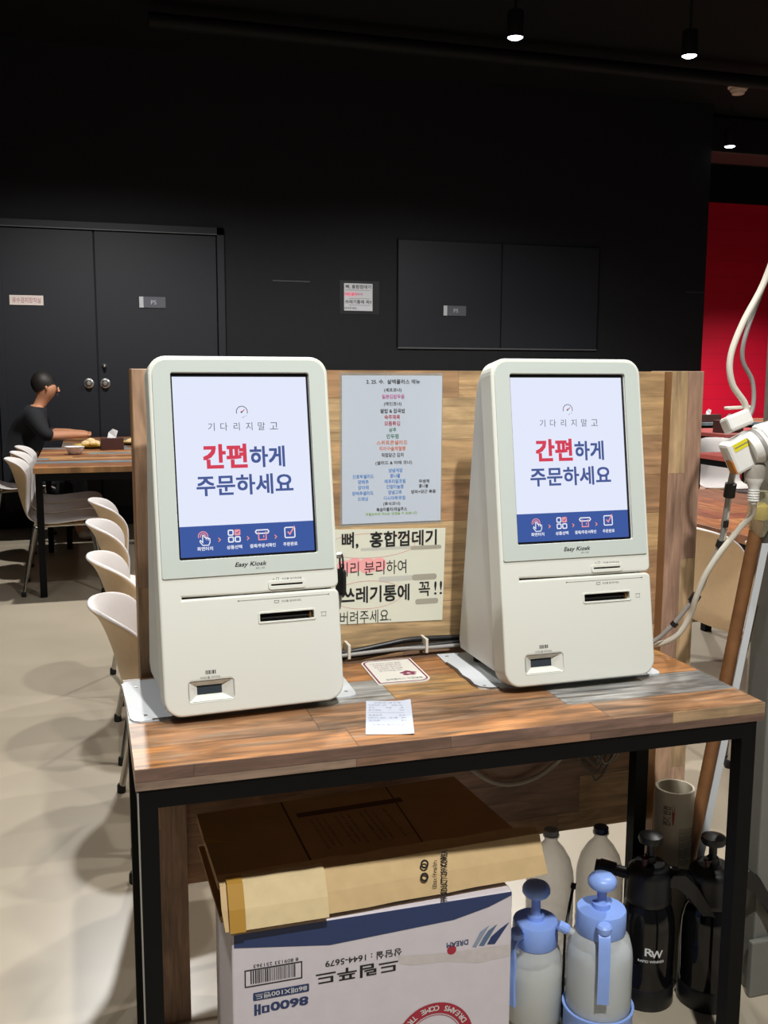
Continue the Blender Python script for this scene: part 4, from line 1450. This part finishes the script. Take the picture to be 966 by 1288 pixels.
# black printing on the flap
ff = Frame((0.5, 0.0885 + 0.0163, 0.0452), (0.998, 0.045, 0), (0, 0.34, 0.94))
fpn = MB()
f2 = ff.turn(PI / 2 - 0.12)
fpn.text('PRODUCT OF KOREA', BLACKTXT, f2, 0.0, -0.038, 0.088, 0.0125, 0.025, 0.0016)
fpn.text('Eat fresh', BLACKTXT, f2, 0.004, -0.020, 0.045, 0.008, 0, 0.0016)
fpn.stroke(circ(-0.001, 0.0, 0.0062, 14), 0.0035, BLACKTXT, f2, 0.0016, True)
fpn.stroke(circ(0.021, 0.0, 0.0062, 14), 0.0035, BLACKTXT, f2, 0.0016, True)
fpn.build('flap_printing', fl)


# ------------------------------------------------------------------ pump sprayers
def knob(parent, h, mm, rad, z0, shaft=0.012, flare=True):
    k = MB()
    k.lathe([(shaft * 1.5, z0), (shaft * 1.5, z0 + 0.012), (shaft, z0 + 0.0125), (shaft * 0.8, z0 + 0.016), (shaft * 0.8, z0 + h - 0.026), (rad * 0.86, z0 + h - 0.025), (rad, z0 + h - 0.019), (rad, z0 + h - 0.012), (rad * 0.94, z0 + h - 0.007), (rad * 0.78, z0 + h - 0.002), (rad * 0.45, z0 + h),
             (0, z0 + h)], mm, seg=24)
    k.build('pump_knob', parent)


def milky(name, hexc, a=0.62):
    m = bpy.data.materials.new(name)
    m.use_nodes = True
    nt = m.node_tree
    out = nt.nodes['Material Output']
    b = nt.nodes['Principled BSDF']
    b.inputs['Base Color'].default_value = col(hexc)
    b.inputs['Roughness'].default_value = 0.25
    tr = nt.nodes.new('ShaderNodeBsdfTransparent')
    mx = nt.nodes.new('ShaderNodeMixShader')
    mx.inputs[0].default_value = a
    nt.links.new(tr.outputs[0], mx.inputs[1])
    nt.links.new(b.outputs[0], mx.inputs[2])
    nt.links.new(mx.outputs[0], out.inputs[0])
    MATS[name] = m
    return m


MILK = milky('milky_plastic', '#dde2e2', 0.6)
LIQ1 = mat('cloudy_liquid', '#dedccf', 0.5)
LIQ2 = mat('pale_liquid', '#c6d0d8', 0.5)


def blue_sprayer(label, loc, br, hr_, z_neck, z_cap, z_top, ang, ringed, liquid, lz, nozzle=True, noz_ang=2.4):
    t = thing('pump_sprayer', label, 'sprayer', loc, 0, 'blue-capped pump sprayers')
    MB().lathe([(br * 0.9, 0.0), (br, 0.012), (br, z_neck - 0.055), (br * 0.97, z_neck - 0.035), (br * 0.88, z_neck - 0.012), (hr_ * 0.86, z_neck + 0.004), (hr_ * 0.85, z_neck + 0.012)], MILK, seg=40).build('bottle', t)
    MB().lathe([(br * 0.87, 0.004), (br * 0.975, 0.014), (br * 0.975, min(lz, z_neck - 0.055)), (br * 0.95, lz), (0, lz)], liquid, seg=32).build('liquid', t)
    MB().lathe([(hr_ * 0.97, z_neck), (hr_, z_neck + 0.003), (hr_, z_cap - 0.004), (hr_ * 0.965, z_cap), (hr_ * 0.45, z_cap + 0.002), (0, z_cap + 0.002)], BLUEPL, seg=36).build('screw_cap', t)
    knob(t, z_top - z_cap, BLUEPL, 0.029, z_cap)
    d = Vector((math.cos(ang), math.sin(ang), 0))
    s_ = Vector((-d.y, d.x, 0))
    # lever handle: a flat band that leaves the cap, arches out and hangs down
    prof = [(hr_ * 0.9, z_cap - 0.020), (hr_ + 0.012, z_cap - 0.018), (hr_ + 0.022, z_cap - 0.035), (br + 0.010, z_neck - 0.02), (br + 0.012, z_neck - 0.06), (br + 0.009, z_neck - 0.112)]
    P2 = smooth_path([(a, 0, b_) for a, b_ in prof], 5)
    hd = MB()
    for i in range(len(P2) - 1):
        pass
    vs = []
    for p_ in P2:
        for sg, dd in ((-1, 0), (1, 0), (1, 0.006), (-1, 0.006)):
            q_ = d * (p_.x + dd) + s_ * (0.0115 * sg)
            vs.append((q_.x, q_.y, p_.z))
    fs = []
    for i in range(len(P2) - 1):
        for j in range(4):
            fs.append((i * 4 + j, i * 4 + (j + 1) % 4, (i + 1) * 4 + (j + 1) % 4, (i + 1) * 4 + j))
    fs += [(3, 2, 1, 0), tuple((len(P2) - 1) * 4 + j for j in range(4))]
    hd.raw(vs, fs, BLUEPL)
    hd.build('lever_handle', t, bevel=0.0015)
    bt = d * (hr_ + 0.010)
    MB().lathe([(0.014, -0.006), (0.0155, 0.0), (0.0155, 0.006), (0.012, 0.010), (0, 0.011)], BLUEPL, (bt.x, bt.y, z_cap - 0.012), 18).build('trigger_button', t)
    if nozzle:
        nd = Vector((math.cos(noz_ang), math.sin(noz_ang), 0.5)).normalized()
        sd_ = nd.cross(Vector((0, 0, 1))).normalized()
        base = Vector((nd.x, nd.y, 0)).normalized() * (hr_ * 0.9)
        fr = Frame((base.x * 1.15, base.y * 1.15, z_neck - 0.012), sd_, nd.cross(sd_) * -1)
        if fr.n.dot(nd) < 0:
            fr = Frame(fr.o, fr.v, fr.u)
        MB().lathe([(0.007, 0), (0.007, 0.016)], MILK, ax=fr, seg=14).build('nozzle_neck', t)
        MB().lathe([(0.0095, 0.014), (0.0105, 0.017), (0.0105, 0.034), (0.009, 0.037), (0.003, 0.037)], BLUEPL, ax=fr, seg=12, smooth=False).build('nozzle', t)
    if ringed:
        MB().lathe([(br * 1.0, 0.0), (br * 1.06, 0.003), (br * 1.06, 0.055), (br * 1.10, 0.063), (br * 1.10, 0.067), (br * 1.02, 0.067), (br * 1.01, 0.01)], BLUEPL, seg=40).build('base_ring', t)
    return t


blue_sprayer('blue-capped sprayer beside the white carton, cloudy liquid two-thirds up', (0.806, 0.276, 0), 0.058, 0.047, 0.172, 0.222, 0.302, 3.55, False, LIQ1, 0.112, False)
blue_sprayer('blue-capped sprayer with a blue base ring, left of the black sprayers', (0.912, 0.195, 0), 0.066, 0.050, 0.228, 0.275, 0.346, -1.98, True, LIQ2, 0.185, True, 2.75)


def black_sprayer(label, loc, br, hang, nang, logo):
    t = thing('pump_sprayer', label, 'sprayer', loc, 0, 'black pump sprayers')
    MB().lathe([(br * 0.94, 0.004), (br * 0.985, 0.010), (br * 0.985, 0.055), (br, 0.060), (br, 0.165), (br * 0.96, 0.19), (br * 0.86, 0.213), (br * 0.75, 0.226), (br * 0.72, 0.232)], BLACKGL, seg=40).build('bottle', t)
    bs_ = MB()
    bs_.lathe([(br * 1.0, 0.0), (br * 1.02, 0.003), (br * 1.02, 0.045), (br * 0.99, 0.048)], BLACKPL, seg=40)
    bs_.build('base_cup', t)
    hr_ = br * 0.80
    MB().lathe([(hr_, 0.226), (hr_ * 1.03, 0.229), (hr_ * 1.03, 0.238), (hr_, 0.241), (hr_ * 0.99, 0.284), (hr_ * 0.96, 0.296), (hr_ * 0.8, 0.304), (hr_ * 0.72, 0.306), (hr_ * 0.66, 0.311), (0, 0.312)], BLACKPL, seg=36).build('head', t)
    k = MB()
    k.lathe([(0.014, 0.311), (0.012, 0.325), (0.0085, 0.327), (0.0085, 0.352), (0.024, 0.356), (0.0265, 0.362), (0.025, 0.371), (0.014, 0.376), (0, 0.377)], BLACKPL, seg=24)
    k.build('pump_knob', t)
    MB().lathe([(0.006, 0.309), (0.006, 0.322), (0.0085, 0.324), (0.0085, 0.328), (0, 0.329)], mat('red_cap', '#3c0f12', 0.4), (-0.020, -0.012, 0), 12).build('valve', t)
    d = Vector((math.cos(hang), math.sin(hang), 0))
    s_ = Vector((-d.y, d.x, 0))
    prof = [(hr_ * 0.9, 0.278, 0.014), (hr_ + 0.02, 0.282, 0.015), (hr_ + 0.045, 0.262, 0.014), (hr_ + 0.075, 0.222, 0.012), (hr_ + 0.10, 0.178, 0.009)]
    vs = []
    for a, z, hh in prof:
        for sg, dz in ((-1, -hh), (1, -hh), (1, hh), (-1, hh)):
            q_ = d * (a + dz * 0.5) + s_ * (0.013 * sg)
            vs.append((q_.x, q_.y, z + dz))
    fs = []
    for i in range(len(prof) - 1):
        for j in range(4):
            fs.append((i * 4 + j, i * 4 + (j + 1) % 4, (i + 1) * 4 + (j + 1) % 4, (i + 1) * 4 + j))
    fs += [(3, 2, 1, 0), tuple((len(prof) - 1) * 4 + j for j in range(4))]
    hd = MB().raw(vs, fs, BLACKPL)
    for i in range(14):      # grip ridges on the upper face
        f_ = 0.25 + 0.75 * i / 14
        a = hr_ + 0.045 + 0.055 * (f_ - 0.25) / 0.75
        z = 0.262 - 0.084 * (f_ - 0.25) / 0.75
        hh = 0.014 - 0.005 * (f_ - 0.25) / 0.75
        c_ = d * (a + hh * 0.5)
        fr = Frame((c_.x, c_.y, z + hh), d * 0.5 + Vector((0, 0, -0.85)), s_)
        hd.box((-0.0012, -0.0115, -0.0015), (0.0012, 0.0115, 0.0022), BLACKPL, fr)
    hd.build('lever_handle', t, bevel=0.0)
    nd = Vector((math.cos(nang), math.sin(nang), 0.12)).normalized()
    p0 = Vector((0, 0, 0.272)) + nd * hr_ * 0.85
    MB().tube([p0, p0 + nd * 0.03, p0 + nd * 0.031, p0 + nd * 0.065, p0 + nd * 0.066, p0 + nd * 0.075], [0.013, 0.012, 0.0155, 0.0165, 0.014, 0.012], BLACKPL, 16).build('nozzle', t)
    if logo:
        lg = MB()
        # white mark and name wrapped on the bottle's front
        def wrap(body=None, poly=None, cx=0, cz=0, wd=0.03, ht=0.01, bold=0.02):
            vs_, fs_, (x0_, y0_, x1_, y1_) = glyphs(body, bold)
            out = []
            k_ = max(1, len(vs_) // 5)
            for i_, (a, b_) in enumerate(vs_):
                u_ = cx + ((a - x0_) / (x1_ - x0_) - 0.5) * wd
                v_ = cz + ((b_ - y0_) / (y1_ - y0_) - 0.5) * ht
                g = -PI / 2 - 0.47 + u_ / br
                rw = br * 1.006 + (i_ // k_) * 0.00003
                out.append((rw * math.cos(g), rw * math.sin(g), v_))
            lg.raw(out, fs_, WHITEPR)
        wrap('R', None, 0.0, 0.137, 0.017, 0.018, 0.02)
        wrap('W', None, 0.017, 0.133, 0.026, 0.017, 0.02)
        wrap('RAPID WINNER', None, 0.006, 0.116, 0.056, 0.0058, 0.02)
        lg.build('logo', t)
    return t


black_sprayer('black pump sprayer with a white logo, next to the blue-ringed sprayer', (1.071, 0.275, 0), 0.059, -0.62, 2.55, True)
black_sprayer('plain black pump sprayer at the right table leg', (1.196, 0.232, 0), 0.061, -0.25, 2.75, False)

# ------------------------------------------------------------------ clear bottles
PET = clear_plastic('clear_bottle_plastic', '#74736a', 0.2, 0.05)


def pet(label, loc, br, h, capm, ribs):
    t = thing('plastic_bottle', label, 'bottle', loc, 0, 'empty clear plastic bottles')
    prof = [(br * 0.75, 0.002), (br * 0.97, 0.012), (br, 0.03)]
    for i in range(ribs):
        z = 0.045 + i * 0.022
        prof += [(br, z), (br * 0.965, z + 0.006), (br, z + 0.012)]
    zz = h - 0.115
    prof += [(br, zz), (br * 0.96, zz + 0.02), (br * 0.82, zz + 0.048), (br * 0.55, zz + 0.072), (0.017, zz + 0.085), (0.0145, zz + 0.09), (0.0145, zz + 0.098), (0.018, zz + 0.099), (0.018, zz + 0.103), (0.0135, zz + 0.104), (0.0135, h - 0.004)]
    MB().lathe(prof, PET, seg=32).build('bottle', t)
    MB().lathe([(0.0158, zz + 0.1), (0.0165, zz + 0.102), (0.0165, h - 0.002), (0.0145, h), (0, h)], capm, seg=24).build('cap', t)
    return t


pet('clear plastic bottle with a pale grey cap behind the blue-capped sprayers', (0.892, 0.385, 0), 0.052, 0.358, mat('cap_grey', '#8b8a86', 0.5), 6)
pet('clear plastic bottle with a dark navy cap before the rear table leg', (1.014, 0.385, 0), 0.052, 0.348, mat('cap_navy', '#20284a', 0.4), 5)
st = MB().tube([(0.868, 0.262, 0.195), (0.892, 0.290, 0.235), (0.905, 0.303, 0.262)], 0.0032, BLACKPL, 8)
st.tube([(0.904, 0.302, 0.260), (0.909, 0.307, 0.270)], 0.0058, BLACKPL, 10)
st.tube([(0.868, 0.262, 0.195), (0.866, 0.26, 0.10), (0.866, 0.26, 0.0)], 0.0028, BLACKPL, 8)
tag(st.build('spray_lance'), 'thin black spray lance standing between the two blue-capped sprayers', 'spray lance')

# ------------------------------------------------------------------ paper tube with sticks
TUBEM = mat('tube_paper', '#b3aa97', 0.75, noise=0.06, nscale=20)
tu = thing('cardboard_tube', 'tall printed cardboard tube holding the long sticks behind the table leg', 'tube', (1.172, 0.345, 0))
MB().lathe([(0.041, 0), (0.043, 0.002), (0.043, 0.436), (0.042, 0.438), (0.037, 0.438), (0.036, 0.43), (0.036, 0.02), (0, 0.018)], TUBEM, seg=36).build('tube', tu)
tl_ = MB()


def wraptube(body, mm, g0, cz, wd, ht, turn=True, bold=0.01):
    vs_, fs_, (x0_, y0_, x1_, y1_) = glyphs(body, bold)
    out = []
    k_ = max(1, len(vs_) // 5)
    for i_, (a, b_) in enumerate(vs_):
        u_ = ((a - x0_) / (x1_ - x0_) - 0.5) * wd
        v_ = ((b_ - y0_) / (y1_ - y0_) - 0.5) * ht
        if turn:
            u_, v_ = -v_, u_
        g = g0 + u_ / 0.043
        rw = 0.0434 + (i_ // k_) * 0.00003
        out.append((rw * math.cos(g), rw * math.sin(g), cz + v_))
    tl_.raw(out, fs_, mm)


TXD = mat('tube_print', '#5d564c', 0.7)
wraptube('전기 안전', TXD, -PI / 2 - 0.95, 0.385, 0.045, 0.018, bold=0.03)
wraptube('(', mat('tube_red', '#8e2f33', 0.7), -PI / 2 - 0.62, 0.39, 0.05, 0.006, True, 0.05)
wraptube('전기 안전', TXD, -PI / 2 - 0.95, 0.245, 0.045, 0.018, bold=0.03)
wraptube('(', MATS['tube_red'], -PI / 2 - 0.6, 0.25, 0.05, 0.006, True, 0.05)
for i in range(7):
    wraptube(('취급 주의사항 보관 방법 안내', '제품 규격 및 사용 용도 표시', '화기 엄금 습기 주의 세워 보관')[i % 3], TXD, -PI / 2 - 0.25 + 0.13 * i, 0.315, 0.085, 0.004)
tl_.build('printing', tu)
SG = 'long sticks leaning in the cardboard tube'


def stick(name, lab, cat, a, b_, r, mm, seg=12, extra=None):
    t = thing(name, lab, cat, (0, 0, 0), 0, SG)
    MB().tube([a, b_], r, mm, seg).build('rod', t)
    if extra:
        extra(t)
    return t


def tip(t):
    MB().lathe([(0.0, -0.022), (0.016, -0.014), (0.02, 0.0), (0.017, 0.013), (0.008, 0.02), (0, 0.021)], mat('yellow_tip', '#b9a13e', 0.4), (1.284, 0.255, 1.06), 16).build('tip', t)
    MB().lathe([(0.012, -0.05), (0.022, -0.03), (0.026, 0.0), (0.022, 0.03), (0.016, 0.045)], clear_plastic('tip_wrap', '#cfc9a8', 0.2, 0.2), (1.283, 0.256, 1.06), 14).build('wrapping', t)


stick('wooden_stick', 'brown wooden stick leaning from the cardboard tube, with a yellow tip', 'stick', (1.176, 0.343, 0.022), (1.283, 0.257, 1.055), 0.0140, STICKW, 14, tip)
t = thing('white_strip', 'slim white plastic strip leaning beside the brown wooden stick', 'strip', (0, 0, 0), 0, SG)
fr = Frame((1.182, 0.318, 0.022), (0.9, -0.43, 0), (0.104, -0.085, 0.99))
MB().box((-0.007, 0, -0.003), (0.007, 0.985, 0.003), WHITEPL, Frame(fr.o, fr.u, fr.v)).build('strip', t)
stick('steel_rod', 'shiny steel rod behind the white strip in the cardboard tube', 'rod', (1.188, 0.352, 0.022), (1.290, 0.262, 0.86), 0.0065, mat('rod_steel', '#8d7f74', 0.3, metal=0.9), 10)

# ------------------------------------------------------------------ hanging power cord, plugs
pc = thing('power_cable', 'thick white power cord coming down to the plug cluster', 'cord', (0, 0, 0))
MB().tube(smooth_path([(1.27, 0.19, 4.0), (1.262, 0.19, 3.2), (1.258, 0.19, 2.4), (1.25, 0.19, 1.85), (1.238, 0.19, 1.62), (1.222, 0.2, 1.527), (1.175, 0.2, 1.44), (1.152, 0.2, 1.375), (1.160, 0.2, 1.325), (1.192, 0.2, 1.285), (1.198, 0.2, 1.245)]), 0.0062, CORDW, 12).build('cord', pc)
pg = thing('grey_cable', 'thinner grey cord hanging behind the white power cord', 'cord', (0, 0, 0))
MB().tube(smooth_path([(1.285, 0.225, 4.0), (1.28, 0.225, 3.2), (1.275, 0.225, 2.4), (1.268, 0.225, 1.85), (1.258, 0.225, 1.62), (1.242, 0.225, 1.53), (1.203, 0.222, 1.43), (1.196, 0.222, 1.375), (1.222, 0.222, 1.33), (1.225, 0.22, 1.28), (1.205, 0.216, 1.245)]), 0.0044, CORDG, 10).build('cord', pg)
# adapter cluster
ad = thing('power_tap', 'white multi-socket plug adapter with yellow label hanging by the pillar', 'plug adapter', (1.205, 0.19, 1.2))
af = Frame((-0.008, 0, -0.005), Vector((0.83, -0.15, 0.45)), Vector((-0.42, 0.1, 0.88)))
MB().box((-0.042, -0.032, -0.03), (0.022, 0.034, 0.012), PLUGW, af).build('body', ad, bevel=0.006)
MB().lathe([(0.030, -0.012), (0.034, 0.0), (0.034, 0.014), (0.031, 0.015), (0.031, 0.019), (0.034, 0.02), (0.034, 0.032), (0.028, 0.036), (0, 0.036)], PLUGW, ax=Frame(af.p(0.014, 0.0, 0.0), af.v, af.n), seg=28).build('round_socket', ad)
MB().lathe([(0.0345, 0.003), (0.0352, 0.004), (0.0352, 0.010), (0.0345, 0.011)], CORDG, ax=Frame(af.p(0.014, 0.0, 0.0), af.v, af.n), seg=28).build('grey_ring', ad)
lb = MB().flat([(-0.030, 0.0125), (0.006, 0.0125), (0.006, 0.0275), (-0.030, 0.0275)], mat('yellow_label', '#d8cc20', 0.5), af, 0.0126)
lb.flat([(-0.028, 0.019), (0.004, 0.019), (0.004, 0.021), (-0.028, 0.021)], GREYTXT, af, 0.013)
lb.build('yellow_label', ad)
MB().box((-0.044, -0.028, -0.016), (-0.0405, 0.000, 0.010), mat('amber_switch', '#b06a20', 0.3), af).build('amber_switch', ad, bevel=0.001)
p2 = thing('power_plug', 'white block plug behind the yellow-labelled adapter', 'plug', (1.178, 0.205, 1.252))
MB().box((-0.026, -0.016, -0.02), (0.026, 0.016, 0.018), PLUGW, Frame((0, 0, 0), (0.93, -0.1, 0.35), (-0.3, 0.3, 0.9))).build('body', p2, bevel=0.006)
MB().box((-0.022, -0.004, 0.018), (0.03, 0.012, 0.024), CORDW, Frame((0, 0, 0.006), (0.98, 0, 0.05), (0, 1, 0))).build('lid', p2, bevel=0.002)
p3 = thing('power_plug', 'white angled plug at the upper right of the plug cluster', 'plug', (1.238, 0.182, 1.222))
f3 = Frame((0, 0, 0), (0.9, -0.3, 0.3), (-0.3, 0.1, 0.95))
MB().box((-0.026, -0.028, -0.018), (0.024, 0.03, 0.016), PLUGW, f3).build('body', p3, bevel=0.008)
MB().lathe([(0.016, 0), (0.017, 0.006), (0.012, 0.008), (0.011, 0.002), (0, 0.002)], PLUGW, ax=f3.shift(-0.002, 0.004, 0.015), seg=20).build('socket_face', p3)
p4 = thing('power_plug', 'white round plug with a cord guard hanging below the adapter', 'plug', (1.215, 0.19, 1.125))
gd = MB().lathe([(0.0, 0.026), (0.0185, 0.025), (0.019, 0.015), (0.014, 0.004), (0.0105, -0.004), (0.0095, -0.03), (0.0075, -0.036)], PLUGW, seg=24)
for i in range(5):
    gd.lathe([(0.0098, -0.007 - 0.005 * i), (0.0115, -0.0078 - 0.005 * i), (0.0115, -0.0098 - 0.005 * i), (0.0098, -0.0106 - 0.005 * i)], PLUGW, seg=16)
gd.build('cord_guard', p4)
MB().lathe([(0.0195, 0.016), (0.0205, 0.028), (0.019, 0.042), (0.014, 0.050), (0.0, 0.052)], mat('plug_grey', '#9a948a', 0.5), seg=24).build('plug_head', p4)
c5 = thing('kiosk_cable', 'white cord sagging from the lower plug down behind the right kiosk', 'cord', (0, 0, 0))
MB().tube(smooth_path([(1.2155, 0.19, 1.092), (1.226, 0.205, 1.066), (1.214, 0.23, 1.030), (1.187, 0.25, 0.98), (1.169, 0.27, 0.93), (1.163, 0.29, 0.877), (1.165, 0.31, 0.836), (1.150, 0.335, 0.785), (1.118, 0.375, 0.7575), (1.06, 0.425, 0.7575)]), 0.0062, CORDW, 12).build('cord', c5)
BT = mat('black_tape', '#101012', 0.5)
c6 = thing('taped_cable', 'grey cords bound with black tape running from the plugs to the right kiosk', 'cord', (0, 0, 0))
P6 = [(1.192, 0.225, 1.17), (1.192, 0.236, 1.124), (1.198, 0.256, 1.047), (1.202, 0.272, 0.994), (1.182, 0.288, 0.928), (1.172, 0.303, 0.881), (1.137, 0.335, 0.808), (1.100, 0.368, 0.762), (1.04, 0.40, 0.757)]
S6 = smooth_path(P6)
MB().tube(S6, 0.0048, CORDG, 10).build('cord', c6)
MB().tube([p_ + Vector((0.008, 0.002, 0.002)) for p_ in S6[:44]], 0.0036, CORDW, 10).build('cord', c6)
for i, (k, ln, rr_) in enumerate(((8, 4, 0.0115), (16, 3, 0.0075), (23, 3, 0.0100), (40, 3, 0.0100), (47, 2, 0.0075))):
    MB().tube([q_ + Vector((0.003, 0, 0.001)) for q_ in S6[k:k + ln]], rr_, BT, 12).build('black_tape', c6)

# ------------------------------------------------------------------ hanging cables under the table, behind
wc = thing('hanging_cable', 'white cable sagging in a loop under the table in front of the divider', 'cable', (0, 0, 0))
MB().tube(smooth_path([(0.66, 0.46, 0.62), (0.72, 0.475, 0.50), (0.79, 0.480, 0.440), (0.86, 0.482, 0.428), (0.93, 0.478, 0.455), (0.98, 0.47, 0.52), (1.00, 0.46, 0.64)]), 0.0055, mat('cable_beige', '#a59b88', 0.5), 10).build('cable', wc)
tw = thing('wire_tangle', 'tangle of thin grey wires hanging under the table before the divider', 'wires', (0, 0, 0))
rt_ = random.Random(11)
tm = MB()
WIRE = mat('thin_wire_grey', '#6d655c', 0.5)
for i in range(10):
    x0_ = 0.985 + rt_.random() * 0.05
    x1_ = 1.08 + rt_.random() * 0.06
    zb = 0.40 + rt_.random() * 0.10
    sh_ = rt_.random() * 0.03
    yk = 0.462 + rt_.random() * 0.030
    pts = [(x0_, yk, 0.66), (x0_ - 0.01 + sh_, yk, zb + 0.07), (x0_ + 0.03 + sh_, yk + 0.002, zb + 0.015), ((x0_ + x1_) / 2 + 0.01, yk + 0.003, zb), (x1_ - 0.02, yk, zb + 0.03), (x1_ + 0.01, yk, zb + 0.12), (x1_ - 0.005, yk, 0.66)]
    tm.tube(smooth_path(pts, 7), 0.0022, WIRE if i % 3 else MATS['cable_beige'], 6)
tm.build('wire', tw)['kind'] = 'stuff'
